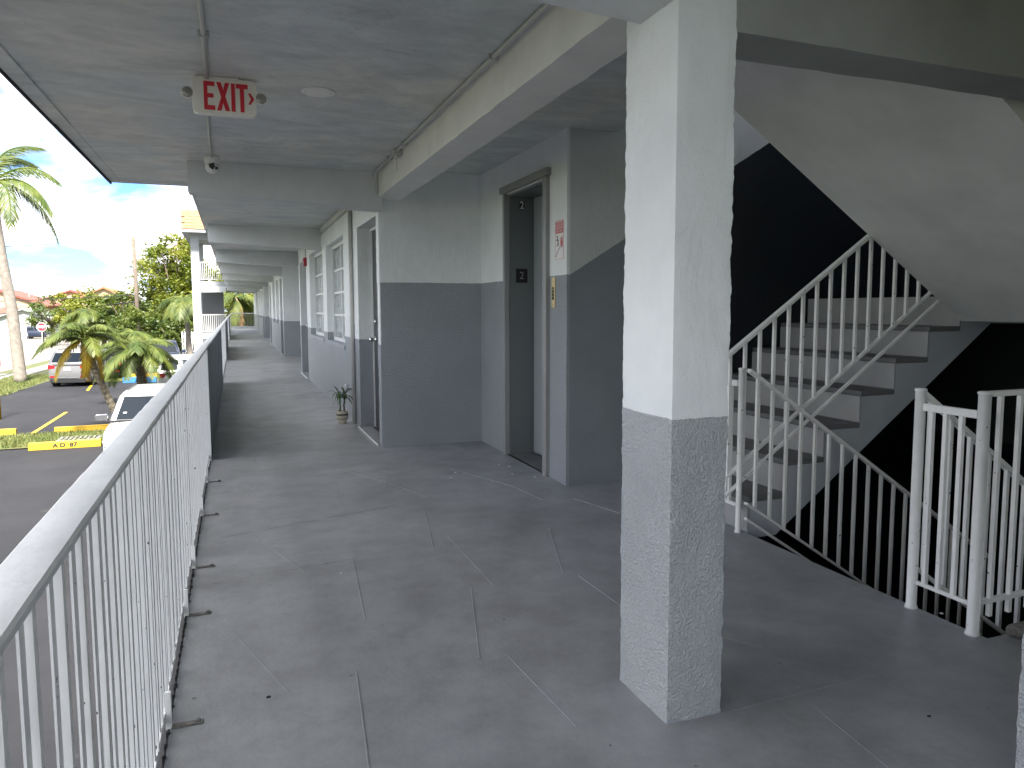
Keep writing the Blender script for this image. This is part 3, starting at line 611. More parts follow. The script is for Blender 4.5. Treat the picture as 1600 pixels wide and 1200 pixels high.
def rail_section(label, y0, y1, step=0.138, posts=()):
    t = thing('walkway_railing', label, 'railing', group=None)
    cap_rail(t, y0, y1, 0.03 if y0 < 6 else 0.3)
    MB().box(XR-0.006, XR+0.006, y0, y1, 0.02, 0.048).build('bottom_rail', M['white'], t)
    n = int((y1-y0)/step)
    for i in range(n):
        y = y0+0.064+step*i
        o = link('baluster', bal_me, t, (XR+random.uniform(-0.001, 0.001), y+random.uniform(-0.004, 0.004), 0.048), (random.uniform(-0.004, 0.004), 0, 0)); o.scale = (1.3, 1.25, 0.872)
        if y0 < 6: link('flat_baluster', flat_me, t, (XR+0.001, y-0.040+random.uniform(-0.004, 0.004), 0.048), (random.uniform(-0.004, 0.004), 0, random.uniform(-0.03, 0.03))).scale = (1, 1, 0.872)
    for y in posts:
        MB().box(XR+0.007, XR+0.024, y-0.006, y+0.006, 0.0, 0.11).build('post', M['white'], t)
        br = MB(); br.box(XR+0.022, XR+0.108, y-0.012, y+0.012, 0.001, 0.005); br.lathe([(0.008,0.005),(0.008,0.011),(0.004,0.013)], (XR+0.094, y, 0), n=6)
        br.build('anchor_bracket', M['rust'], t, bevel=0.002)
    return t
rail_section('nearest white balustrade with wide grey cap along the open side', -4.9, 6.30, posts=(1.2, 2.257, 3.089, 3.665, 4.6, 5.5))
rail_section('middle white balustrade between the grey parapet panels', 13.0, 18.62, 0.12)
rail_section('farther white balustrade beyond the second parapet panel', 25.4, 31.0, 0.14)
rail_section('last white balustrade before the end of the walkway', 37.7, 49.0, 0.16)
for i, (y0, y1, lb) in enumerate(((6.30, 13.0, 'near solid dark grey parapet panel after the balustrade'), (18.62, 25.4, 'second dark grey parapet panel down the walkway'), (31.0, 37.7, 'third dark grey parapet panel down the walkway'))):
    t = thing('parapet_panel', lb, 'parapet', group='solid parapet panels')
    MB().box(XR-0.012, XR+0.022, y0+0.03, y1, -0.05, 0.898).build('panel', M['parapet'], t, bevel=0.003)
    MB().box(XR-0.02, XR+0.024, y0, y0+0.028, -0.05, 0.898).build('end_post', M['trimwhite'], t, bevel=0.003)
    cap_rail(t, y0, y1, 0.1 if i == 0 else 0.5)
# uneven black bits paint the dark of the open gap along the slab edge
lp = MB(); y = -4.4
while y < 6.3:
    w = random.uniform(0.008, 0.02); lp.box(XS-0.008, XS+random.uniform(-0.002, 0.004), y, y+w, -0.03, random.uniform(0.001, 0.006)); y += random.uniform(0.012, 0.07)
o = lp.build('slab_gap_dark', M['dark'], floor); o['kind'] = 'stuff'
MB().box(XS-0.006, XS-0.001, -5.0, 50, -0.2, -0.004).build('slab_edge_face', M['dark'], floor)
# end-of-corridor railing
t = thing('end_railing', 'grey mesh railing closing the far end of the walkway', 'railing')
MB().box(-0.2, 1.18, 49.3, 49.34, 0.93, 0.98).build('top_rail', M['cap'], t)
MB().box(-0.2, 1.18, 49.25, 49.4, 0.0, 0.14).build('kerb', M['beam_grey'], t)
for i in range(15): MB().box(-0.15+0.09*i, -0.142+0.09*i, 49.31, 49.33, 0.14, 0.93).build('baluster', M['cap'], t)

# ---- ceiling fittings
CY = 3.98
ex = thing('exit_sign', 'ivory emergency exit sign with red letters and two lamp heads on ceiling', 'exit sign', (0, CY, 0), 0)
def rrect(x0, x1, z0, z1, r, n=5):
    p = []
    for cx, cz, a0 in ((x1-r, z1-r, 0), (x0+r, z1-r, 90), (x0+r, z0+r, 180), (x1-r, z0+r, 270)):
        for i in range(n+1): a = R(a0+90*i/n); p.append((cx+r*math.cos(a), cz+r*math.sin(a)))
    return p
EX0, EX1, EZ0, EZ1 = -0.155, 0.14, 2.175, 2.352
MB().prism(rrect(EX0, EX1, EZ0, EZ1, 0.024), 'y', -0.022, 0.022).build('housing', M['ivory'], ex, bevel=0.004)
MB().prism(rrect(-0.08, 0.06, EZ1-0.002, CZ, 0.006, 2), 'y', -0.03, 0.03).build('canopy', M['ivory'], ex)
def letter(name, polys, x, w, z, h, m):
    b = MB()
    for p in polys: b.prism([(x+q[0]*w, z+q[1]*h) for q in p], 'y', -0.0245, -0.0225)
    return b.build(name, m, ex)
lz, lh = 2.195, 0.135
letter('letter', [[(0,0),(0.34,0),(0.34,1),(0,1)], [(0.34,0.84),(1,0.84),(1,1),(0.34,1)], [(0.34,0.43),(0.88,0.43),(0.88,0.58),(0.34,0.58)], [(0.34,0),(1,0),(1,0.16),(0.34,0.16)]], -0.103, 0.05, lz, lh, M['red'])
letter('letter', [[(0,1),(0.34,1),(1,0),(0.66,0)], [(0.66,1),(1,1),(0.66,0.52),(0.5,0.70)], [(0,0),(0.34,0),(0.5,0.30),(0.36,0.5)]], -0.045, 0.06, lz, lh, M['red'])
letter('letter', [[(0,0),(1,0),(1,1),(0,1)]], 0.022, 0.018, lz, lh, M['red'])
letter('letter', [[(0.33,0),(0.67,0),(0.67,0.84),(0.33,0.84)], [(0,0.84),(1,0.84),(1,1),(0,1)]], 0.045, 0.055, lz, lh, M['red'])
letter('chevron', [[(0,0.3),(0.45,0.5),(0,0.7),(0.4,0.7),(1,0.5),(0.4,0.3)]], 0.101, 0.028, lz, lh, M['red'])
for x, s in ((EX0-0.022, -1), (EX1+0.022, 1)):
    hd = MB().lathe([(0.012,0.022),(0.022,0.012),(0.029,-0.012),(0.0285,-0.02)], (x, 0, 2.27), ax='y', n=20).build('lamp_head', M['ivory'], ex, smooth=True)
    MB().lathe([(0.025,-0.0202),(0.024,-0.0225),(0.006,-0.0228)], (x, 0, 2.27), ax='y', n=18).build('lamp_lens', M['lens'], hd, smooth=True)
    MB().bar((x-s*0.02, 0.0, 2.255), (x+s*0.0, 0.0, 2.262), 0.014, 0.014).build('lamp_arm', M['ivory'], ex)
def conduit(label, pts, r, clips=()):
    t = thing('conduit', label, 'conduit'); MB().tube(pts, r, 10).build('pipe', M['conduit'], t, smooth=True)
    for c, a in clips:
        b = MB(); x, y, z = c; (b.box(x-0.022, x+0.022, y-0.006, y+0.006, z-r-0.003, z+r+0.001) if a == 'y' else b.box(x-0.006, x+0.006, y-0.022, y+0.022, z-r-0.003, z+r)); b.build('clip', M['conduit'], t)
    return t
cz = CZ-0.012
conduit('thin ceiling conduit running from overhead to the exit sign', [(-0.065, -2.5, cz), (-0.08, 3.3, cz), (-0.088, CY+0.0, cz)], 0.011, [((-0.08, 3.35, cz), 'y'), ((-0.072, 1.5, cz), 'y')])
conduit('thin ceiling conduit between the exit sign and the dome camera', [(-0.09, CY+0.05, cz), (-0.11, 4.9, cz), (-0.118, 5.95, cz)], 0.009, [((-0.105, 4.6, cz), 'y')])
conduit('long grey conduit along the beige beam with a bent end', [(1.128, -2, cz), (1.128, 2.8, cz), (1.128, 5.6, cz), (1.128, 6.12, cz), (1.135, 6.17, cz-0.015), (1.142, 6.19, cz-0.06), (1.146, 6.2, cz-0.17)], 0.0105, [((1.128, 5.55, cz), 'y'), ((1.128, 5.05, cz), 'y'), ((1.128, 3.2, cz), 'y')])
jb = thing('junction_box', 'small junction box with hanging stub on the beam conduit', 'junction box', (1.128, 5.3, CZ-0.012))
MB().box(-0.028, 0.034, -0.03, 0.03, -0.03, 0.008).build('box', M['conduit'], jb, bevel=0.004)
MB().lathe([(0.022,-0.03),(0.022,-0.038),(0.013,-0.05)], (0.0, 0, 0), n=12).build('cover', M['conduit'], jb); MB().tube([(0,0,-0.05),(0,0,-0.14)], 0.004, 6).build('stub', M['conduit'], jb)
dl = thing('ceiling_light', 'round recessed ceiling light right of the exit sign', 'ceiling light', (0.455, 4.06, CZ), group='round ceiling lights')
MB().lathe([(0.088,0),(0.088,-0.004),(0.08,-0.008),(0.074,-0.006)], n=36).build('trim_ring', M['plate'], dl, smooth=True)
MB().lathe([(0.0735,-0.005),(0.06,-0.0075),(0.02,-0.009)], n=30).build('lens', M['ivory'], dl, smooth=True)
for y, lb in ((12.9, 'flat round ceiling light beyond the second beam'), (21.9, 'small round ceiling light farther down the walkway'), (31, 'farthest round ceiling light of the walkway')):
    q = thing('ceiling_light', lb, 'ceiling light', (0.5, y, CZ), group='round ceiling lights')
    MB().lathe([(0.13,0),(0.13,-0.02),(0.10,-0.05),(0.03,-0.06)], n=24).build('lens', M['plate'], q, smooth=True)
dc = thing('dome_camera', 'white turret security camera hanging from the ceiling before the first beam', 'camera', (-0.118, 6.02, CZ))
MB().lathe([(0.055,0),(0.057,-0.012),(0.053,-0.045),(0.048,-0.055)], n=24).build('base', M['plate'], dc, smooth=True)
hd = MB().lathe([(0.046,-0.05),(0.05,-0.07),(0.047,-0.095),(0.035,-0.115),(0.012,-0.124)], n=24).build('turret', M['plate'], dc, smooth=True)
for x in (-0.002, 0.026): MB().lathe([(0.011,0),(0.011,-0.006),(0.008,-0.008)], (x+0.004, -0.043, -0.09), ax='y', n=12).build('lens', M['black'], hd)
MB().bar((-0.02, -0.046, -0.078), (0.018, -0.05, -0.066), 0.03, 0.006, up=(0,1,0)).build('visor', M['black'], hd)
# red fire alarm and small wall fittings
fa = thing('fire_alarm', 'small red fire alarm box high on the corridor wall', 'fire alarm', (XW, 13.0, 2.02))
MB().box(-0.05, 0, -0.07, 0.07, -0.07, 0.07).build('housing', mat('alarm_red', (0.35, 0.02, 0.03), 0.5), fa, bevel=0.006)
MB().box(-0.056, -0.0505, -0.03, 0.03, -0.045, 0.0).build('strobe', M['plate'], fa); MB().tube([(-0.012,0,0.07),(-0.012,0,0.33)], 0.01, 8).build('pipe', M['conduit'], fa)
MB().lathe([(0.03,0),(0.03,-0.04)], (-0.02, 0.1, 0.03), ax='x', n=12).build('bell', M['plate'], fa)
conduit('thin conduit on the wall above the first window', [(XW-0.012, 8.1, 2.28), (XW-0.012, 10.7, 2.27)], 0.011)
conduit('vertical downpipe beside the open door', [(XW-0.022, 7.80, 0.0), (XW-0.022, 7.80, 2.34)], 0.022, [])
sp = thing('wall_tap', 'chrome garden tap on the wall above the potted plant', 'tap', (XW, 7.95, 0.352))
MB().tube([(0,0,0),(-0.05,0.0,0),(-0.085,0,-0.004),(-0.11,0,-0.03),(-0.113,0,-0.05)], [0.013,0.013,0.015,0.014,0.013], 10).build('spout', M['chrome'], sp, smooth=True)
MB().lathe([(0.03,0),(0.03,-0.006)], (0,0,0), ax='x', n=14).build('flange', M['chrome'], sp); MB().tube([(-0.06,0,0.0),(-0.07,0,0.04)], 0.008, 8).build('stem', M['chrome'], sp)
MB().lathe([(0.01,0.0),(0.028,0.004),(0.028,0.012),(0.01,0.014)], (-0.071,0,0.038), n=14).build('handle', M['chrome'], sp, smooth=True)
# potted plant
pp = thing('potted_plant', 'small dracaena in a banded cream pot by the door', 'plant', (1.04, 7.86, 0)); pp.scale = (0.86, 0.86, 0.86)
pot = MB().lathe([(0.05,0),(0.052,0.02),(0.045,0.035),(0.066,0.06),(0.072,0.10),(0.07,0.15),(0.072,0.158),(0.066,0.158),(0.06,0.14)], n=24).build('pot', M['pot'], pp, smooth=True)
MB().lathe([(0.0735,0.105),(0.0735,0.122)], n=24).build('dark_band', M['black'], pot); MB().lathe([(0.0675,0.058),(0.0695,0.064)], n=24).build('dark_band', M['stem'], pot)
def strap_leaf(b, base, az, ln, w, lift, droop):
    pts = []; n = 6
    for i in range(n+1):
        t = i/n; r = ln*t; z = lift*t*ln - droop*ln*t*t
        pts.append((Vector(base)+Vector((math.cos(az)*r*math.cos(lift*0.5), math.sin(az)*r, z)), w*math.sin(math.pi*min(1, 0.12+0.88*t))*0.5+0.001))
    sd_ = Vector((-math.sin(az), math.cos(az), 0)); vs = []
    for p, ww in pts: vs += [p+sd_*ww, p-Vector((0,0,ww*0.4)), p-sd_*ww]
    fs = []
    for i in range(n): fs += [(3*i,3*i+1,3*i+4,3*i+3), (3*i+1,3*i+2,3*i+5,3*i+4)]
    b.add(vs, fs)
for (x, y, h, ntop) in ((-0.025, 0.005, 0.34, 11), (0.028, -0.01, 0.32, 12)):
    MB().tube([(x, y, 0.13), (x*0.8, y, 0.22), (x*1.2, y, h)], [0.011, 0.009, 0.008], 8).build('stem', M['stem'], pp, smooth=True)
    for k in range(ntop):
        lf = MB(); strap_leaf(lf, (x*1.2, y, h-0.02+0.006*k), k*2.4+x*20, random.uniform(0.11, 0.19), 0.026, random.uniform(0.5, 1.5), random.uniform(0.9, 1.9)); lf.build('leaf', M['leafpot'], pp, smooth=True)
# ------------------------------------------------------------------ outside: ground, lot, street
def asphalt():
    m = bpy.data.materials.new('asphalt'); m.use_nodes = True; t = m.node_tree; n = t.nodes; l = t.links; b = n['Principled BSDF']
    g = n.new('ShaderNodeNewGeometry')
    def nz(s, d, r=0.6): 
        x = n.new('ShaderNodeTexNoise'); x.inputs['Scale'].default_value = s; x.inputs['Detail'].default_value = d; x.inputs['Roughness'].default_value = r; l.new(g.outputs['Position'], x.inputs['Vector']); return x.outputs['Fac']
    r = n.new('ShaderNodeValToRGB'); e = r.color_ramp.elements; e[0].position = 0.3; e[0].color = (0.018, 0.019, 0.022, 1); e[1].position = 0.72; e[1].color = (0.032, 0.032, 0.036, 1)
    l.new(nz(0.35, 9, 0.68), r.inputs[0]); 
    r2 = n.new('ShaderNodeValToRGB'); e = r2.color_ramp.elements; e[0].position = 0.68; e[0].color = (0, 0, 0, 1); e[1].position = 0.76; e[1].color = (1, 1, 1, 1); l.new(nz(0.9, 4), r2.inputs[0])
    mx_ = n.new('ShaderNodeMix'); mx_.data_type = 'RGBA'; l.new(r2.outputs[0], mx_.inputs['Factor']); l.new(r.outputs[0], mx_.inputs['A']); mx_.inputs['B'].default_value = (0.08, 0.077, 0.074, 1)
    l.new(mx_.outputs['Result'], b.inputs['Base Color']); b.inputs['Roughness'].default_value = 0.85; b.inputs['Specular IOR Level'].default_value = 0.15
    u = n.new('ShaderNodeBump'); u.inputs['Strength'].default_value = 0.5; u.inputs['Distance'].default_value = 0.006; l.new(nz(70, 2), u.inputs['Height']); l.new(u.outputs[0], b.inputs['Normal'])
    return m
M['asphalt'] = asphalt()
M['grassbase'] = mat('grass_ground', (0.05, 0.075, 0.02), 0.9, var=0.4, vscale=1.6, var2=(0.12, 0.115, 0.04), bump=0.6, bscale=30, bdist=0.02)
M['blade'] = mat('grass_blade', (0.07, 0.11, 0.02), 0.7, var=0.4, vscale=1.2, var2=(0.16, 0.16, 0.05))
M['concrete'] = mat('street_concrete', (0.19, 0.17, 0.145), 0.85, var=0.12, vscale=0.5, bump=0.2)
M['walk'] = mat('pavement_concrete', (0.26, 0.25, 0.23), 0.85, var=0.1, vscale=1)
M['yellow'] = mat('yellow_paint', (0.5, 0.31, 0.01), 0.6, var=0.12, vscale=5)
M['blue'] = mat('blue_paint', (0.02, 0.15, 0.38), 0.6, var=0.1, vscale=5)
def sheet(name, pts, z, m):
    return struct(MB().add([(x, y, z) for x, y in pts], [tuple(range(len(pts)))]).build(name, m))
sheet('ground', [(-900,-300),(900,-300),(900,1500),(-900,1500)], G-0.02, M['grassbase'])
sheet('parking_lot', [(-30,-60),(6,-60),(6,78),(-8.6,78),(-9.4,47),(-9.6,41.5),(-12.5,35),(-30,30)], G, M['asphalt'])
sheet('paving', [(-5.2,-60),(-0.9,-60),(-0.9,9.5),(-5.2,9.5)], G+0.004, M['asphalt'])
sheet('street', [(-200,52),(-13.6,52),(-13.2,70),(-14.5,118),(-200,118)], G-0.008, M['concrete'])
sheet('pavement', [(-12.9,36),(-11.8,36),(-11.2,60),(-11.4,78),(-12.6,78),(-12.4,60)], G+0.006, M['walk'])
sheet('pavement', [(-40,49.5),(-12.9,49.5),(-12.7,51.5),(-40,51.5)], G+0.004, M['walk'])
isl = sheet('grass_island', [(-14,23.35),(-2.4,23.25),(-2.4,25.75),(-14,25.85)], G+0.03, M['grassbase'])
sheet('grass_island', [(-9,43.6),(-3.0,43.0),(-3.0,44.3),(-9,45.2)], G+0.03, M['grassbase'])
def blades(name, x0, x1, y0, y1, n, h):
    b = MB(); vs = []; fs = []
    for i in range(n):
        x = random.uniform(x0, x1); y = random.uniform(y0, y1); a = random.uniform(0, 6.28); hh = h*random.uniform(0.5, 1.2); w = 0.02
        k = len(vs); vs += [(x-w*math.cos(a), y-w*math.sin(a), G+0.02), (x+w*math.cos(a), y+w*math.sin(a), G+0.02), (x+random.uniform(-0.06, 0.06), y+random.uniform(-0.06, 0.06), G+0.03+hh)]; fs.append((k, k+1, k+2))
    o = b.add(vs, fs).build(name, M['blade'], recalc=False); o['kind'] = 'stuff'; return o
tag(blades('grass', -8.5, -2.5, 23.4, 25.7, 9000, 0.1), 'short rough grass of the parking island', 'grass')
tag(blades('grass', -9, -3, 43.4, 44.6, 3000, 0.1), 'thin grass between the two parking rows', 'grass')
tag(blades('grass', -12, -9.6, 38, 49, 6000, 0.12), 'sunlit grass verge at the foot of the tall palm', 'grass')
# wheel stops
def wheel_stop(label, x0, x1, y, m, text=None, rz=0.0, h=0.13):
    t = thing('wheel_stop', label, 'wheel stop', ((x0+x1)/2, y, G), rz, group='concrete wheel stops'); w = (x1-x0)/2
    MB().prism([(-0.09, 0), (0.09, 0), (0.065, h), (-0.065, h)], 'x', -w, w).build('block', m, t, bevel=0.012)
    if text: text_mesh('stencil', text, 0.15, M['black'], t, (0, -0.0835, h*0.5), (R(79), 0, 0), 0.001, sx=1.2, bold=0.006)
    return t
wheel_stop('long yellow wheel stop stencilled with black characters, nearest row', -5.36, -3.62, 23.02, M['yellow'], 'A D  87', 0.015, h=0.2)
wheel_stop('yellow wheel stop behind the near grass strip, beside the white car', -5.33, -3.6, 25.98, M['yellow'], None, 0.05, h=0.19)
wheel_stop('yellow wheel stop cut by the left border behind the grass strip', -8.2, -6.38, 26.1, M['yellow'], None, 0.03, h=0.19)
wheel_stop('blue wheel stop in the second row under the palm', -5.55, -3.95, 42.5, M['blue'], None, -0.1, h=0.3)
wheel_stop('short yellow wheel stop right of the silver car', -7.25, -6.0, 46.6, M['yellow'], None, -0.1, h=0.25)
wheel_stop('yellow wheel stop in front of the dark car', -5.5, -3.9, 45.4, M['yellow'], None, -0.1, h=0.25)
wheel_stop('far yellow wheel stop near the white picket fence', -3.7, -2.4, 63.0, M['yellow'], None, 0, h=0.3)
def stripe(a, b, w=0.11):
    a = Vector((*a, 0)); b = Vector((*b, 0)); d = (b-a).normalized(); r = Vector((-d.y, d.x, 0))*w/2
    return struct(MB().add([(p.x, p.y, G+0.005) for p in (a-r, a+r, b+r, b-r)], [(0,1,2,3)]).build('painted_line', M['yellow']))
for a, b in (((-5.97,26.2),(-6.0,31.2)),((-6.05,22.6),(-6.1,18)),((-6.62,39.2),(-7.1,44.0)),((-6.3,46.4),(-6.5,52.5)),((-3.45,56),(-2.5,62))): stripe(a, b, 0.12)
for a, b in (((-4.6,3.2),(-1.0,3.5)),((-4.6,5.6),(-1.0,5.9))):
    a = Vector((*a, 0)); b = Vector((*b, 0)); d = (b-a).normalized(); r_ = Vector((-d.y, d.x, 0))*0.06
    struct(MB().add([(p.x, p.y, G+0.010) for p in (a-r_, a+r_, b+r_, b-r_)], [(0,1,2,3)]).build('painted_line', M['plate']))
struct(MB().lathe([(0.5,0),(0.5,0.002)], (-2.35,4.45,G+0.010), n=28).build('painted_roundel', M['blue']))
dg = thing('drain_grate', 'concrete drain lid with slots in the grass strip', 'drain', (-4.35, 24.2, G+0.035))
MB().box(-0.55, 0.55, -0.4, 0.4, 0, 0.05).build('lid', M['walk'], dg, bevel=0.01)
for i in range(8): MB().box(-0.45+0.12*i, -0.39+0.12*i, -0.3, 0.3, 0.05, 0.056).build('slot', M['dark'], dg)

# ------------------------------------------------------------------ cars
M['glass'] = mat('car_glass', (0.008, 0.012, 0.018), 0.05, spec=0.22)
M['tyre'] = mat('tyre', (0.012, 0.012, 0.012), 0.85)
M['rim'] = mat('alloy_rim', (0.4, 0.4, 0.4), 0.35, metal=0.8)
M['trim'] = mat('car_trim', (0.015, 0.015, 0.016), 0.5)
M['tail'] = mat('tail_lamp', (0.45, 0.015, 0.02), 0.2)
M['headlamp'] = mat('head_lamp', (0.55, 0.56, 0.56), 0.12, spec=0.8)
def paint(n, c, metal=0.0): return mat('car_paint_'+n, c, 0.28, metal=metal, coat=0.6)
def car(label, loc, rz, pm, Lc=4.4, W=1.8, Hc=1.68, name='parked_car', bed=False, detail=False):
    """front towards local -Y"""
    c = thing(name, label, 'car', loc, rz); hw = W/2
    st = [(-0.5,0.80,0.30,0.40),(-0.492,0.86,0.26,0.50),(-0.47,0.93,0.22,0.56),(-0.40,0.985,0.2,0.60),(-0.3,1,0.2,0.625),(-0.2,1,0.19,0.645),(0,1,0.19,0.65),(0.2,1,0.19,0.655),(0.38,0.99,0.2,0.66),(0.46,0.96,0.22,0.655),(0.49,0.92,0.26,0.62),(0.5,0.86,0.3,0.55)]
    vs = []; fs = []; pf = None
    for (y, wf, zb, zt) in st:
        w = hw*wf; b = zb*1.0; t_ = zt*Hc
        row = [(-w*0.9,b),(-w*0.985,b+0.1),(-w,b+0.28),(-w*0.995,t_-0.16),(-w*0.96,t_-0.05),(-w*0.86,t_),(-w*0.5,t_+0.018),(0,t_+0.024)]
        row = row + [(-x, z) for x, z in row[-2::-1]]; pf = len(row)
        vs += [(x, y*Lc, z) for x, z in row]
    for i in range(len(st)-1):
        for j in range(pf-1): fs.append((i*pf+j, i*pf+j+1, (i+1)*pf+j+1, (i+1)*pf+j))
        fs.append((i*pf+pf-1, i*pf, (i+1)*pf, (i+1)*pf+pf-1))
    fs.append(tuple(range(pf))); fs.append(tuple(range((len(st)-1)*pf, len(st)*pf)))
    body = MB().add(vs, fs).build('body', pm, c, smooth=True)
    # greenhouse
    zb = 0.645*Hc; zt = Hc-0.03
    yb0, yb1, yt0, yt1 = -0.215*Lc, 0.475*Lc, -0.075*Lc, 0.40*Lc
    if bed: yb1, yt1 = 0.16*Lc, 0.12*Lc
    wb, wt = hw*0.95, hw*0.76
    def P(u, v, s):   # u 0..1 front-rear, v 0..1 up, s side
        return Vector((s*(wb+(wt-wb)*v), (yb0+(yb1-yb0)*u)*(1-v)+(yt0+(yt1-yt0)*u)*v, zb+(zt-zb)*v))
    g = MB(); lev = [0, 0.5, 0.9, 1.0]; ring = []
    for v in lev:
        sh = 1.0 if v < 1 else 0.93
        pts = []
        for u, s in ((0,-1),(0,-0.55),(0,0),(0,0.55),(0,1),(0.33,1),(0.66,1),(1,1),(1,0.55),(1,0),(1,-0.55),(1,-1),(0.66,-1),(0.33,-1)):
            q = P(u, v, s); bow = (1-abs(s))*0.09 if u in (0, 1) else 0
            q.y += -bow if u == 0 else (bow*0.6 if u == 1 else 0)
            if v == 1.0: q.x *= sh; q.y = (q.y-(yt0+yt1)/2)*0.95+(yt0+yt1)/2; q.z += 0.035
            pts.append(q)
        ring.append(pts)
    k = len(ring[0]); vs = [q for rg in ring for q in rg]; fs = []
    for i in range(len(lev)-1):
        for j in range(k): fs.append((i*k+j, i*k+(j+1) % k, (i+1)*k+(j+1) % k, (i+1)*k+j))
    g.add(vs, fs)
    b3 = (len(lev)-1)*k; g.v.append((0, (yt0+yt1)/2, zt+0.055)); ci = len(g.v)-1
    for j in range(k): g.f.append([b3+j, b3+(j+1) % k, ci]); g.mi.append(0)
    g.build('cabin', pm, c, smooth=True)
    def pane(u0, v0, u1, v1, side=None, name='window'):
        if side is not None:
            q = [P(u0, v0, side), P(u1, v0, side), P(u1, v1, side), P(u0+ (0.0), v1, side)]; off = Vector((side*0.006, 0, 0.002))
            vs = [p+off for p in q]; return MB().add(vs, [(0,1,2,3)]).build(name, M['glass'], c)
        u = u0; n_ = 8; vs = []; fs = []; e = -1 if u == 0 else 1
        for vv in (v0, (v0+v1)/2, v1):
            for i in range(n_+1):
                s = -0.86+1.72*i/n_; q = P(u, vv, s); a = abs(s); bow = (1-a)*0.09 
                q.y += e*(bow if u == 0 else bow*0.6)*1.0 + e*0.008; q.z += 0.004; vs.append(q)
        for r_ in range(2):
            for i in range(n_): fs.append((r_*(n_+1)+i, r_*(n_+1)+i+1, (r_+1)*(n_+1)+i+1, (r_+1)*(n_+1)+i))
        return MB().add(vs, fs).build(name, M['glass'], c, smooth=True)
    pane(0, 0.06, 0, 0.9, name='windshield'); pane(1, 0.12, 1, 0.86, name='rear_window')
    for s in (-1, 1):
        for u0, u1 in ((0.08, 0.36), (0.39, 0.66), (0.69, 0.93)): pane(u0, 0.1, u1, 0.84, side=s)
        MB().box(s*hw*1.0-0.004, s*hw*1.0+0.004, -0.28*Lc, 0.3*Lc, 0.3, 0.36).build('sill_trim', M['trim'], c)
        for yw in (-0.305*Lc, 0.3*Lc):
            x0 = s*(hw-0.2); 
            MB().lathe([(0.37,0),(0.37,0.212)], (x0 if s > 0 else x0-0.212, yw, 0.34), ax='x', n=20).build('wheel_arch', M['trim'], c)
            wh = MB().lathe([(0.24,0),(0.325,0.02),(0.33,0.1),(0.325,0.205),(0.25,0.225)], (x0 if s > 0 else x0-0.225, yw, 0.335), ax='x', n=24).build('wheel', M['tyre'], c, smooth=True)
            xr = s*(hw+0.028)
            rb = MB().lathe([(0.22,-0.006),(0.2,0.003),(0.05,0.006)], (xr, yw, 0.335), ax='x', n=10).build('rim', M['rim'], wh)
        mr = MB().prism(rrect(-0.13, 0.13, -0.075, 0.085, 0.04, 3), 'y', -0.05, 0.06).build('mirror', M['chrome'] if detail else pm, c, bevel=0.01, loc=(s*(hw+0.16), -0.155*Lc, zb+0.07))
        MB().box(s*(hw+0.16)-0.1, s*(hw+0.16)+0.1, -0.155*Lc+0.062, -0.155*Lc+0.066, zb+0.01, zb+0.14).build('mirror_glass', M['chrome'], c)
        MB().bar((s*hw*0.95, -0.155*Lc, zb+0.01), (s*(hw+0.1), -0.155*Lc, zb+0.04), 0.05, 0.04).build('mirror_arm', M['trim'], c)
        MB().prism([(s*hw*0.92, 0.50*Hc), (s*hw*0.52, 0.49*Hc), (s*hw*0.56, 0.445*Hc), (s*hw*0.9, 0.42*Hc)], 'y', -0.497*Lc, -0.455*Lc).build('headlight', M['headlamp'], c, bevel=0.008)
        MB().box(min(s*hw*0.62, s*hw*0.86), max(s*hw*0.62, s*hw*0.86), -0.506*Lc, -0.48*Lc, 0.27*Hc, 0.33*Hc).build('fog_light', M['headlamp'], c, bevel=0.006)
        MB().prism([(s*hw*0.93, 0.62*Hc), (s*hw*0.6, 0.6*Hc), (s*hw*0.6, 0.52*Hc), (s*hw*0.93, 0.50*Hc)], 'y', 0.47*Lc, 0.503*Lc).build('tail_light', M['tail'], c, bevel=0.008)
        MB().box(min(s*hw*0.6, s*hw*0.84), max(s*hw*0.6, s*hw*0.84), 0.49*Lc, 0.508*Lc, 0.27*Hc, 0.31*Hc).build('tail_light', M['tail'], c)
    MB().box(-hw*0.46, hw*0.46, -0.507*Lc, -0.48*Lc, 0.34*Hc, 0.45*Hc).build('grille', M['trim'], c, bevel=0.01)
    MB().box(-hw*0.46, hw*0.46, -0.51*Lc, -0.5*Lc, 0.405*Hc, 0.422*Hc).build('grille_bar', M['chrome'], c)
    MB().box(-hw*0.8, hw*0.8, -0.506*Lc, -0.46*Lc, 0.17, 0.30).build('bumper', M['trim'], c, bevel=0.02)
    MB().box(-hw*0.84, hw*0.84, 0.46*Lc, 0.508*Lc, 0.2, 0.42).build('bumper', M['trim'], c, bevel=0.02)
    MB().box(-hw*0.5, hw*0.5, 0.5*Lc, 0.513*Lc, 0.42, 0.46).build('bumper_strip', M['chrome'], c)
    MB().box(-0.16, 0.16, 0.5*Lc, 0.508*Lc, 0.5*Hc-0.06, 0.5*Hc+0.08).build('number_plate', M['plate'], c)
    MB().box(-hw*0.7, hw*0.7, 0.482*Lc, 0.506*Lc, 0.605*Hc, 0.635*Hc).build('tail_garnish', M['chrome'], c)
    for s in (-1, 1): MB().bar((s*hw*0.62, -0.02*Lc, Hc+0.05), (s*hw*0.62, 0.36*Lc, Hc+0.05), 0.03, 0.03).build('roof_rail', M['trim'], c, bevel=0.004)
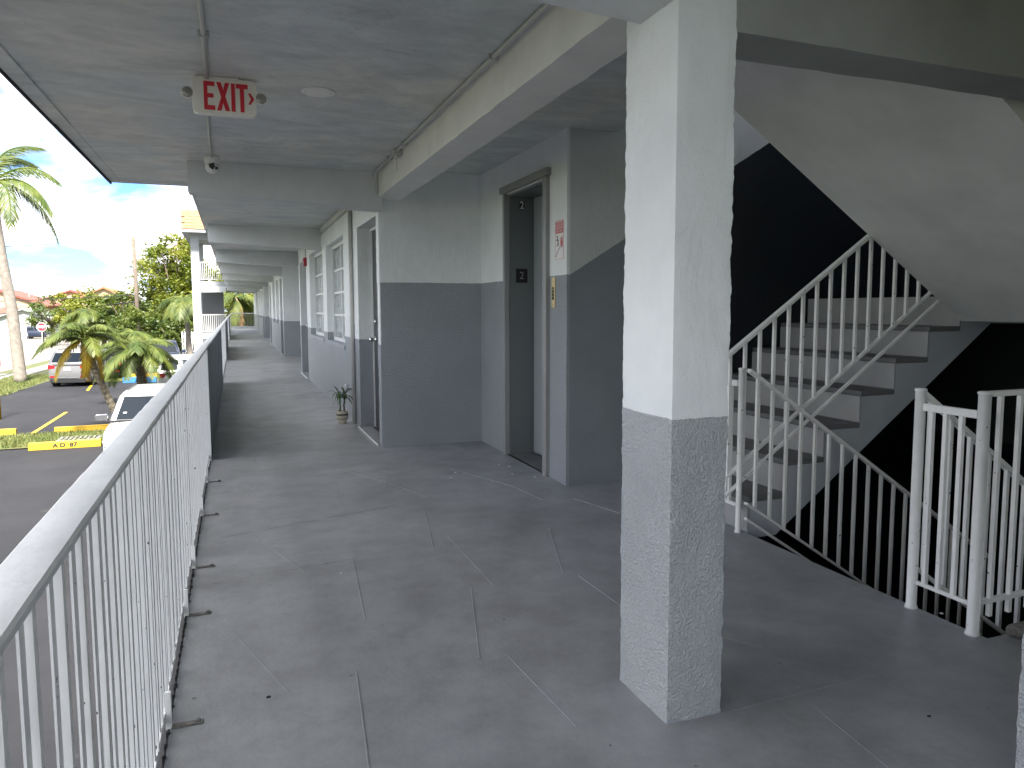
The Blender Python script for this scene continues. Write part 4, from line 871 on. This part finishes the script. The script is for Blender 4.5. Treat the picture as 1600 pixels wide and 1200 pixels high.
    if detail:
        for s in (-1, 1):
            MB().bar((s*hw*0.62, -0.455*Lc, 0.578*Hc+0.012), (s*hw*0.72, -0.225*Lc, 0.645*Hc+0.012), 0.012, 0.006).build('hood_seam', M['trim'], c)
            MB().bar((s*0.05-0.3, -0.236*Lc-0.03, zb+0.07), (s*0.05+0.3*(1 if s > 0 else 0.2), -0.222*Lc-0.03, zb+0.17), 0.018, 0.015).build('wiper', M['trim'], c)
            MB().bar((s*(wb+0.004), yb0+0.01, zb+0.02), (s*(wt+0.012), yt0+0.01, zt-0.03), 0.03, 0.02).build('pillar_seam', M['trim'], c)
        MB().box(-hw*0.95, hw*0.95, -0.23*Lc-0.06, -0.2*Lc, 0.648*Hc, 0.655*Hc+0.012).build('cowl_grille', M['trim'], c)
        MB().box(-0.62, -0.54, -0.168*Lc-0.075, -0.168*Lc-0.07, zb+0.15, zb+0.2).build('windscreen_sticker', M['plate'], c)
        MB().lathe([(0.07,0),(0.07,0.012),(0.05,0.016)], (0, -0.512*Lc, 0.43*Hc), ax='y', n=18).build('badge', M['chrome'], c)
    return c
P_white = paint('white', (0.55, 0.55, 0.545)); P_silver = paint('silver', (0.17, 0.17, 0.172), 0.3); P_black = paint('black', (0.012, 0.012, 0.014)); P_blue = paint('dark_blue', (0.03, 0.04, 0.07), 0.3)
car('white car parked nose-out, half hidden by the near railing', (-2.0, 20.75, G), 0.0, P_white, 4.7, 1.9, 1.74, detail=True)
car('silver car seen from behind at the left of the parking lot', (-7.45, 43.6, G), R(180-10), P_silver, 4.3, 1.9, 1.78)
car('black car parked just right of the silver one', (-6.35, 47.2, G), R(170), P_black, 4.5, 1.85, 1.6)
car('dark car with chrome grille facing the camera behind the palm', (-4.15, 49.0, G), R(4), P_blue, 4.8, 1.95, 1.9)
car('white car with dark rear window beyond the near white car', (-2.35, 37.0, G), R(180), P_white, 4.5, 1.85, 1.72)
car('distant black car parked at the back of the lot', (-7.4, 67.0, G), R(80), P_black, 4.4, 1.8, 1.5)
car('distant white car behind the white street fence', (-27.4, 110, G), R(75), P_white, 4.6, 1.85, 1.7)
car('distant dark car parked outside the grey house', (-24.3, 113, G), R(80), P_blue, 4.6, 1.85, 1.6)

# ------------------------------------------------------------------ plants
def leaf_mat(n, a, b, s=1.2, trans=0.35):
    m = bpy.data.materials.new(n); m.use_nodes = True; t = m.node_tree; nn = t.nodes; l = t.links; p = nn['Principled BSDF']; out = nn['Material Output']
    g = nn.new('ShaderNodeNewGeometry'); x = nn.new('ShaderNodeTexNoise'); x.inputs['Scale'].default_value = s; x.inputs['Detail'].default_value = 5; l.new(g.outputs['Position'], x.inputs['Vector'])
    r = nn.new('ShaderNodeValToRGB'); e = r.color_ramp.elements; e[0].position = 0.36; e[0].color = (*a, 1); e[1].position = 0.64; e[1].color = (*b, 1); l.new(x.outputs['Fac'], r.inputs[0])
    l.new(r.outputs[0], p.inputs['Base Color']); p.inputs['Roughness'].default_value = 0.5
    tr = nn.new('ShaderNodeBsdfTranslucent'); l.new(r.outputs[0], tr.inputs['Color']); mx_ = nn.new('ShaderNodeMixShader'); mx_.inputs[0].default_value = trans
    l.new(p.outputs[0], mx_.inputs[1]); l.new(tr.outputs[0], mx_.inputs[2]); l.new(mx_.outputs[0], out.inputs['Surface']); return m
M['palmleaf'] = leaf_mat('palm_leaf', (0.06, 0.1, 0.016), (0.15, 0.18, 0.034), 1.5)
M['palmyellow'] = leaf_mat('palm_leaf_yellow', (0.26, 0.18, 0.015), (0.36, 0.26, 0.02), 2)
M['palmbrown'] = leaf_mat('palm_leaf_dry', (0.22, 0.12, 0.05), (0.33, 0.2, 0.09), 3, 0.1)
M['palmtrunk'] = mat('palm_trunk', (0.10, 0.085, 0.06), 0.9, var=0.45, vscale=14, bump=0.9, bscale=22, bdist=0.02)
M['royaltrunk'] = mat('royal_palm_trunk', (0.22, 0.195, 0.165), 0.85, var=0.25, vscale=5, bump=0.4, bscale=12, bdist=0.02)
M['crownshaft'] = mat('crownshaft', (0.42, 0.2, 0.07), 0.7, var=0.25, vscale=6)
M['bark'] = mat('tree_bark', (0.14, 0.11, 0.085), 0.9, var=0.3, vscale=4, bump=0.6, bscale=20)
M['leaf_bright'] = leaf_mat('leaf_bright', (0.085, 0.125, 0.013), (0.2, 0.22, 0.022), 0.5)
M['leaf_mid'] = leaf_mat('leaf_mid', (0.045, 0.085, 0.013), (0.12, 0.15, 0.022), 0.6)
M['leaf_yellow'] = leaf_mat('leaf_yellow', (0.11, 0.14, 0.012), (0.22, 0.23, 0.02), 0.7)
def frond_mesh(name, Ln, rise, droop, m, n=44, leaf=0.42, hang=0.5, wid=0.022, twist=0.0):
    """pinnate frond growing along local +X"""
    rnd = random.Random(sum(map(ord, name))); b = MB(); pts = []
    for i in range(13):
        t = i/12; pts.append(Vector((Ln*(t-0.18*droop*t*t*t), 0.03*math.sin(t*4), Ln*(rise*t-droop*t*t))))
    b.tube(pts, [0.022*(1-0.85*i/12) for i in range(13)], 5)
    for i in range(n):
        t = 0.1+0.9*i/(n-1); f = t*12; k = min(11, int(f)); p = pts[k].lerp(pts[k+1], f-k); tan = (pts[k+1]-pts[k]).normalized()
        ll = leaf*(0.35+0.9*math.sin(math.pi*min(1, t*0.86+0.1)))*rnd.uniform(0.85, 1.15)
        for s in (-1, 1):
            d = (Vector((0, s, 0))*0.8 + tan*0.75 + Vector((0, 0, rnd.uniform(-0.25, 0.3)-hang*0.4))).normalized()
            w = (tan.cross(d)).cross(d).normalized()*wid
            q1 = p+d*ll*0.5+Vector((0,0,-hang*ll*0.12)); q2 = p+d*ll+Vector((0,0,-hang*ll*0.55))
            b.add([p-w*0.5, p+w*0.5, q1+w, q1-w, q2], [(0,1,2,3),(3,2,4)])
    o = b.build(name, m, recalc=False); me = o.data; bpy.data.objects.remove(o); return me
fd = {}
for i in range(3):
    fd['g', i] = frond_mesh('fg%d' % i, 1.0, 0.55-0.22*i, 0.75+0.1*i, M['palmleaf'], 62, 0.25, 0.55, 0.0085)
    fd['y', i] = frond_mesh('fy%d' % i, 1.0, 0.2-0.2*i, 0.9, M['palmyellow'], 36, 0.22, 0.7, 0.014)
    fd['r', i] = frond_mesh('fr%d' % i, 1.0, 0.62-0.25*i, 0.85, M['palmleaf'], 84, 0.19, 0.9, 0.006)
fd['b', 0] = frond_mesh('fb0', 0.7, -0.5, 0.8, M['palmbrown'], 26, 0.16, 0.9, 0.012)
def palm(label, pts, rad, trunk_m, fr, scale, group=None, skip=None, name='palm_tree'):
    t = thing(name, label, 'palm', pts[0], group=group); b0 = Vector(pts[0]); loc = [Vector(p)-b0 for p in pts]
    # ringed trunk
    seg = []; rs = []
    n = 40
    for i in range(n+1):
        f = i/n*(len(loc)-1); k = min(len(loc)-2, int(f)); seg.append(loc[k].lerp(loc[k+1], f-k)); r0 = rad[k]+(rad[k+1]-rad[k])*(f-k); rs.append(r0*(1+(0.10 if i % 2 else -0.04)*(1 if trunk_m is M['palmtrunk'] else 0.25)))
    MB().tube(seg, rs, 12).build('trunk', trunk_m, t, smooth=trunk_m is not M['palmtrunk'])
    top = loc[-1]
    for (kind, v, az, sc, tilt) in fr:
        o = link('frond', fd[kind, v], t, top+Vector((0,0,random.uniform(-0.05, 0.08))), (0, -tilt, az)); s = scale*sc; o.scale = (s, s, s)
    return t
def ring(n, kinds, s0=0.85, s1=1.1, off=0.0, tl=(-0.2, 0.5)):
    out = []
    for i in range(n):
        k, v = kinds[i % len(kinds)]; out.append((k, v, off+i*2.39996, random.uniform(s0, s1), random.uniform(*tl)))
    return out
palm('leaning palm with yellowing fronds in the near grass strip', [(-3.2,24.7,G), (-3.6,24.65,-1.5), (-3.95,24.6,-0.5), (-4.18,24.6,0.32)], [0.11,0.10,0.10,0.09], M['palmtrunk'],
     ring(17, [('g',0),('g',1),('g',0)], off=0.9, tl=(0.0, 0.6)) + [('y',0,R(-75),0.75,-0.75),('y',1,R(-20),0.8,-0.35),('y',0,R(190),0.9,-0.25),('y',1,R(215),0.85,-0.1),('y',1,R(-115),0.6,-0.9)] + [('b',0,R(-90+k*20),0.8,-0.7) for k in range(-2,3)], 1.32)
palm('upright feathery palm behind the near white car', [(-3.62,33,G), (-3.64,33,-1.6), (-3.66,33,-0.45)], [0.17,0.16,0.18], M['palmtrunk'],
     ring(24, [('g',0),('g',1),('g',2)], off=1.1, tl=(-0.25, 0.5)) + [('b',0,R(-90+k*30),1.0,-0.75) for k in range(-2,3)], 1.75)
ROYAL = palm('tall royal palm with smooth grey trunk at the left border', [(-10.6,44.8,G), (-10.8,44.8,1.2), (-11.1,44.8,4.0), (-11.25,44.8,6.1)], [0.30,0.27,0.23,0.2], M['royaltrunk'],
     [], 3.4)
rp_ = ROYAL; RT = Vector((-0.65, 0, 8.7))
MB().lathe([(0.23,0),(0.29,0.05),(0.27,0.6),(0.2,1.5),(0.12,1.75)], RT, n=16).build('crownshaft', M['crownshaft'], rp_, smooth=True)
for (v, az, sc, tl) in ((0,R(-8),1.0,0.28),(1,R(-22),1.02,0.02),(1,R(-60),0.75,-0.25),(2,R(5),1.0,-0.1),(0,R(120),1,0.3),(1,R(170),1,0.2),(1,R(215),1,0.1),(0,R(260),1,0.5),(0,R(60),1,0.7),(2,R(-140),0.9,-0.2),(0,R(30),0.9,1.0)):
    o = link('frond', fd['r', v], rp_, RT+Vector((0, 0, 1.6)), (0, -tl, az)); o.scale = (3.5, 3.5, 3.5)
palm('drooping palm among the trees across the lot', [(-12.9,78,G),(-12.9,78,1.0)], [0.2,0.16], M['palmtrunk'], ring(16, [('g',1),('g',2)], tl=(-0.5, 0.3)), 2.9)
palm('arching palm beside the apartment wing', [(-3.2,60,G),(-3.35,60,0.2),(-3.45,60,2.0)], [0.2,0.17,0.14], M['royaltrunk'], ring(18, [('g',1),('g',0),('g',1)], tl=(-0.4, 0.3)), 2.5)
palm('bushy palm behind the dark parked car', [(-7.4,64,G),(-7.4,64,-0.6)], [0.2,0.16], M['palmtrunk'], ring(16, [('g',1),('g',2)], tl=(-0.4, 0.4)), 2.4)
palm('low yellow-green palm in front of the street houses', [(-27.5,100,G),(-27.5,100,-0.9)], [0.2,0.16], M['palmtrunk'], ring(14, [('y',1),('g',2)], tl=(-0.4, 0.4)), 2.0)
palm('palm with dry fronds seen through the end of the walkway', [(0.2,56,G),(0.1,56,2.0)], [0.2,0.16], M['palmtrunk'], ring(18, [('g',1),('g',0),('b',0),('g',1)], tl=(-0.5, 0.3)), 2.6)
def tree(label, base, rx, rz, czc, m, nclump, nleaf, size, seed, name='leafy_tree', trunk_r=0.25, group='trees beyond the lot'):
    rnd = random.Random(seed); t = thing(name, label, 'tree', base, group=group)
    tb = MB(); top = Vector((0, 0, czc-base[2]-rz*0.2)); tb.tube([(0,0,0), (0.1,0.05,top.z*0.5), top], [trunk_r, trunk_r*0.8, trunk_r*0.5], 8)
    cen = []
    for i in range(nclump):
        while True:
            p = Vector((rnd.uniform(-1,1), rnd.uniform(-1,1), rnd.uniform(-1,1)))
            if 0.25 < p.length < 1: break
        q = Vector((p.x*rx, p.y*rx, p.z*rz+czc-base[2])); cen.append(q)
        if i % 3 == 0: tb.tube([top*0.75, (top*0.75).lerp(q, 0.5)+Vector((0,0,-0.2)), q], [trunk_r*0.4, trunk_r*0.22, 0.03], 5)
    tb.build('trunk', M['bark'], t, smooth=True)
    vs = []; fs = []
    for c in cen:
        cr_ = rnd.uniform(0.5, 1.0)*rx*0.3
        for k in range(nleaf):
            d = Vector((rnd.gauss(0,1), rnd.gauss(0,1), rnd.gauss(0,0.7))); d = d*(cr_*0.55)
            p = c+d; a = Vector((rnd.gauss(0,1), rnd.gauss(0,1), rnd.gauss(0,0.6))).normalized(); u = a.cross(Vector((rnd.gauss(0,1), rnd.gauss(0,1), rnd.gauss(0,1)))).normalized()
            s = size*rnd.uniform(0.6, 1.3); i0 = len(vs); vs += [p-a*s, p+u*s*0.45, p+a*s, p-u*s*0.45]; fs.append((i0,i0+1,i0+2,i0+3))
    MB().add(vs, fs).build('crown', m, t, recalc=False)
    return t
tree('large bright yellow-green tree beside the apartment wing', (-5.0,76,G), 3.4, 4.9, 3.1, M['leaf_bright'], 140, 130, 0.18, 1, trunk_r=0.3)
tree('bright tree showing above the wing balcony railing', (0.6,78,G), 3.4, 4.2, 2.9, M['leaf_bright'], 80, 100, 0.2, 2)
tree('rusty-topped slender tree rising behind the bright one', (-4.6,80,G), 1.9, 1.9, 6.3, M['palmbrown'], 26, 60, 0.16, 3)
tree('dense green tree left of the utility pole', (-9.4,77,G), 2.3, 2.3, 0.7, M['leaf_mid'], 50, 100, 0.17, 4)
tree('round green tree in the middle of the street trees', (-12.2,82,G), 2.6, 2.3, 1.0, M['leaf_bright'], 50, 100, 0.18, 5)
tree('yellow-green shrub tree nearer the street houses', (-15.6,86,G), 1.7, 2.0, 0.9, M['leaf_yellow'], 30, 90, 0.18, 6)
tree('brownish bare-twigged tree beside the street lamp', (-18.2,90,G), 2.1, 1.9, 0.7, M['leaf_mid'], 34, 60, 0.16, 7)
tree('low green bush mass right of the leaning palm', (-7.5,68,G), 2.0, 1.7, -0.5, M['leaf_mid'], 40, 90, 0.16, 8)
tree('green shrub beside the white picket fence', (-4.9,66,G), 1.5, 1.9, -0.4, M['leaf_mid'], 34, 90, 0.16, 9)
tree('green tree closing the view at the end of the walkway', (1.4,62,G), 2.2, 2.3, 1.2, M['leaf_bright'], 46, 90, 0.17, 10)
tree('distant dark hedge tree far down the street', (-12,110,G), 5.0, 2.4, -0.6, M['leaf_mid'], 60, 90, 0.3, 11)
tree('distant green tree behind the right-hand house', (-8,125,G), 5.5, 3.0, 0.6, M['leaf_mid'], 60, 90, 0.3, 12)

# ------------------------------------------------------------------ apartment wing
M['shingle'] = mat('roof_shingle', (0.3, 0.175, 0.095), 0.85, var=0.2, vscale=8)
M['wingrail'] = mat('wing_rail_paint', (0.55, 0.55, 0.54), 0.5)
M['wingpaint'] = mat('wing_paint', (0.4, 0.415, 0.43), 0.7, var=0.05, vscale=1)
wg = thing('apartment_wing', 'white three-storey wing with balconies and orange shingle roof edge', 'building', (0, 0, 0))
WY = 40.0
MB().box(-1.93, -1.55, WY, WY+0.4, G, 4.98).build('corner_column', M['wingpaint'], wg)
for z in (-0.02, 2.62): MB().box(-1.545, -0.36, WY, WY+6, z-0.24, z).build('balcony_slab', M['wingpaint'], wg)
MB().box(-1.545, -0.36, WY, WY+0.2, 2.08, 2.375).build('balcony_beam', M['beam_grey'], wg); MB().box(-1.545, -0.36, WY+0.01, WY+0.2, 4.7, 4.98).build('balcony_beam', M['wingpaint'], wg)
MB().box(-1.545, -0.5, WY+1.4, WY+1.55, 0.0, 2.37).build('rear_wall', mat('wing_dark_grey', (0.16, 0.165, 0.17), 0.7), wg)
MB().box(-1.545, -0.5, WY+3.4, WY+3.55, G, -0.27).build('rear_wall', M['wingpaint'], wg)
MB().box(-1.9, -1.56, WY+6, WY+6.4, G, 4.98).build('corner_column', M['wingpaint'], wg)
MB().box(-2.3, 3.2, WY-0.75, WY+7, 4.98, 5.12).build('roof_soffit', M['wingpaint'], wg)
rf = MB().prism([(WY-0.74, 5.12), (WY-0.45, 6.05), (WY-0.3, 6.1), (WY+7, 6.1), (WY+7, 5.12)], 'x', -2.28, 3.2).build('roof', M['shingle'], wg)
for k in range(6):
    z0 = 5.13+0.155*k
    yy = WY-0.74+0.29*(0.155*k/0.93)
    for j in range(9):
        x = -2.27+0.3*j+(0.15 if k % 2 else 0)
        MB().bar((x+0.005, yy-0.012, z0+0.075), (x+0.29, yy-0.012, z0+0.075), 0.02, 0.15, up=(0, 0.3, 1)).build('shingle', M['shingle'], rf)
for z in (0.0, 2.62):
    rl = MB().box(-1.54, -0.37, WY+0.03, WY+0.07, z+0.92, z+0.97).build('railing', M['wingrail'], wg); MB().box(-1.54, -0.37, WY+0.04, WY+0.06, z+0.08, z+0.11).build('bottom_rail', M['wingrail'], rl)
    for i in range(13): MB().box(-1.51+0.09*i, -1.485+0.09*i, WY+0.04, WY+0.06, z+0.11, z+0.92).build('baluster', M['wingrail'], rl)
# picket fence by the wing
pf_ = thing('picket_fence', 'white picket fence at ground level beside the wing', 'fence', (0, 64, G))
for z in (0.4, 1.6): MB().box(-4.0, -1.6, 0.0, 0.05, z, z+0.1).build('rail', M['white'], pf_)
for i in range(14):
    x = -4.0+0.175*i; MB().prism([(x,0),(x+0.09,0),(x+0.09,1.98),(x+0.045,2.08),(x,1.98)], 'y', -0.03, 0.0).build('picket', M['white'], pf_)

# ------------------------------------------------------------------ street things
up_ = thing('utility_pole', 'grey wooden utility pole rising above the trees', 'pole', (-7.95, 72, G))
MB().tube([(0,0,0),(-0.08,0,10.15)], [0.18,0.15], 12).build('pole', M['bark'], up_, smooth=True)
MB().bar((-0.9,0,9.9),(0.0,0,9.95),0.06,0.06).build('bracket', M['bark'], up_)
MB().lathe([(0.05,0),(0.06,0.1),(0.03,0.2)], (-0.5,0,9.0), n=10).build('insulator', M['conduit'], up_); MB().tube([(-0.5,0,9.0),(-0.4,0,8.3),(-0.08,0,7.7)], 0.02, 6).build('drop_wire', M['trim'], up_)
MB().bar((-0.06,0,8.0),(0.5,-0.1,8.05),0.05,0.05).build('bracket', M['bark'], up_)
def wire(label, a, b, sag, r):
    a = Vector(a); b = Vector(b); pts = [a.lerp(b, i/16)-Vector((0,0,sag*4*(i/16)*(1-i/16))) for i in range(17)]
    return tag(MB().tube(pts, r, 5).build('overhead_wire', M['trim']), label, 'wire')
wire('thick overhead cable sagging left from the pole', (-7.95, 72, 1.9), (-45, 140, 0.6), 0.5, 0.06)
wire('thin overhead line crossing just above the house roofs', (-7.95, 72, 2.5), (-40, 95, 1.7), 0.2, 0.035)
wire('faint overhead line above the middle cable', (-7.95, 72, 3.9), (-42, 110, 3.6), 0.4, 0.022)
wire('highest faint overhead line from the pole top', (-8.4, 72, 7.3), (-45, 95, 7.2), 0.4, 0.02)
ss = thing('stop_sign', 'red octagonal stop sign on a post by the street', 'sign', (-18.06, 85, G))
MB().box(-0.03, 0.03, 0.0, 0.05, 0, 2.3).build('post', M['conduit'], ss)
oc = [(0.46*math.cos(R(22.5+45*k)), 2.1+0.46*math.sin(R(22.5+45*k))) for k in range(8)]; oi = [(x*0.92, 2.1+(z-2.1)*0.92) for x, z in oc]
MB().prism(oc, 'y', -0.02, 0.0).build('border', M['plate'], ss); fc = MB().prism(oi, 'y', -0.026, -0.021).build('face', M['red'], ss)
text_mesh('lettering', 'STOP', 0.34, M['plate'], fc, (0, -0.028, 2.1), (R(90),0,0), 0.001, sx=0.85, bold=0.01)
lpst = thing('street_lamp', 'black street lamp post with white globe', 'street lamp', (-19.45, 92, G))
MB().tube([(0,0,0),(0,0,3.3)], [0.09,0.06], 10).build('post', M['trim'], lpst); MB().lathe([(0.08,3.28),(0.2,3.36),(0.26,3.55),(0.22,3.75),(0.08,3.86)], n=18).build('globe', M['plate'], lpst, smooth=True)
sn = thing('street_name_sign', 'small green street name sign among the fronds', 'sign', (-13.3, 85, G))
MB().tube([(0,0,0),(0,0,2.4)], 0.03, 8).build('post', M['conduit'], sn); MB().box(-0.5, 0.5, -0.02, 0.0, 1.5, 1.85).build('blade', mat('sign_green', (0.01, 0.2, 0.08), 0.5), sn)
yp_ = thing('marker_post', 'yellow post with red head at the left border', 'post', (-7.80, 30, G))
MB().lathe([(0.06,0),(0.06,1.75),(0.05,1.8)], n=14).build('post', M['yellow'], yp_, smooth=True); MB().lathe([(0.095,1.8),(0.13,1.9),(0.13,2.2),(0.06,2.3)], n=14).build('head', M['red'], yp_, smooth=True)
wf = thing('street_fence', 'low white panel fence by the street at the left border', 'fence', (0, 105, G))
for i in range(8): MB().box(-34+1.25*i, -34+1.25*i+1.2, 0, 0.06, 0.05, 1.7).build('panel', M['white'], wf)
for i in range(9): MB().box(-34.06+1.25*i, -33.94+1.25*i, -0.04, 0.1, 0, 1.85).build('post', M['white'], wf)
M['cream'] = mat('house_cream', (0.42, 0.33, 0.21), 0.8, var=0.05, vscale=0.5); M['redroof'] = mat('red_tile_roof', (0.2, 0.065, 0.045), 0.8, var=0.2, vscale=3); M['orangeroof'] = mat('orange_tile_roof', (0.36, 0.14, 0.07), 0.8, var=0.2, vscale=3)
M['greyroof'] = mat('grey_roof', (0.25, 0.28, 0.26), 0.8, var=0.1, vscale=2); M['palewall'] = mat('house_pale', (0.36, 0.38, 0.37), 0.8)
def house(label, x, y, w, d, h, rh, wm, rm, ax='x', wins=()):
    t = thing('house', label, 'house', (x, y, G)); MB().box(-w/2, w/2, 0, d, 0, h).build('wall', wm, t)
    ov = 0.5
    if ax == 'x':   # ridge along y (gable faces camera)
        rf = MB().prism([(-w/2-ov, h-0.15), (0, h+rh), (w/2+ov, h-0.15), (w/2+ov, h+0.12), (0, h+rh+0.3), (-w/2-ov, h+0.12)], 'y', -ov, d+ov).build('roof', rm, t)
        MB().prism([(-w/2, h), (w/2, h), (0, h+rh-0.02)], 'y', 0.0, 0.15).build('gable', wm, t)
    else:
        rf = MB().prism([(-ov, h-0.15), (d/2, h+rh), (d+ov, h-0.15), (d+ov, h+0.12), (d/2, h+rh+0.3), (-ov, h+0.12)], 'x', -w/2-ov, w/2+ov).build('roof', rm, t)
    for k in range(3): MB().tube([(-w/4+k*w/4, d*0.4, h+rh*0.5), (-w/4+k*w/4, d*0.4, h+rh*0.5+0.9+0.3*k)], 0.06, 6).build('vent_pipe', M['conduit'], rf)
    for wx, wz in wins:
        wn = MB().box(wx-0.6, wx+0.6, -0.05, 0.02, wz-0.7, wz+0.7).build('window', M['trimwhite'], t); MB().box(wx-0.5, wx+0.5, -0.06, -0.052, wz-0.6, wz+0.6).build('pane', M['glass'], wn)
    return t
house('cream two-storey house with dark red roof at far left', -35.4, 138, 13.5, 14, 4.4, 2.5, M['cream'], M['redroof'], 'x', [(4.6, 3.2), (1.5, 3.2), (-2, 3.2)])
house('cream house with low red roof gable behind the red-roofed one', -27.5, 152, 10, 12, 5.2, 1.9, M['cream'], M['redroof'], 'x', [(0, 3.6)])
house('cream house with orange roof gable above the trees', -20.6, 141, 7.5, 12, 5.5, 1.9, M['cream'], M['orangeroof'], 'x', [(1.5, 3.8), (-1.5, 3.8)])
house('small pale house with grey roof beside the street', -29.0, 126, 6.5, 8, 2.6, 1.2, M['palewall'], M['greyroof'], 'x', [(1.4, 1.5), (-1.4, 1.5)])
house('low house with red lean roof at the left border', -36, 130, 11, 6, 2.7, 1.2, M['cream'], M['redroof'], 'y', [(3, 1.5)])
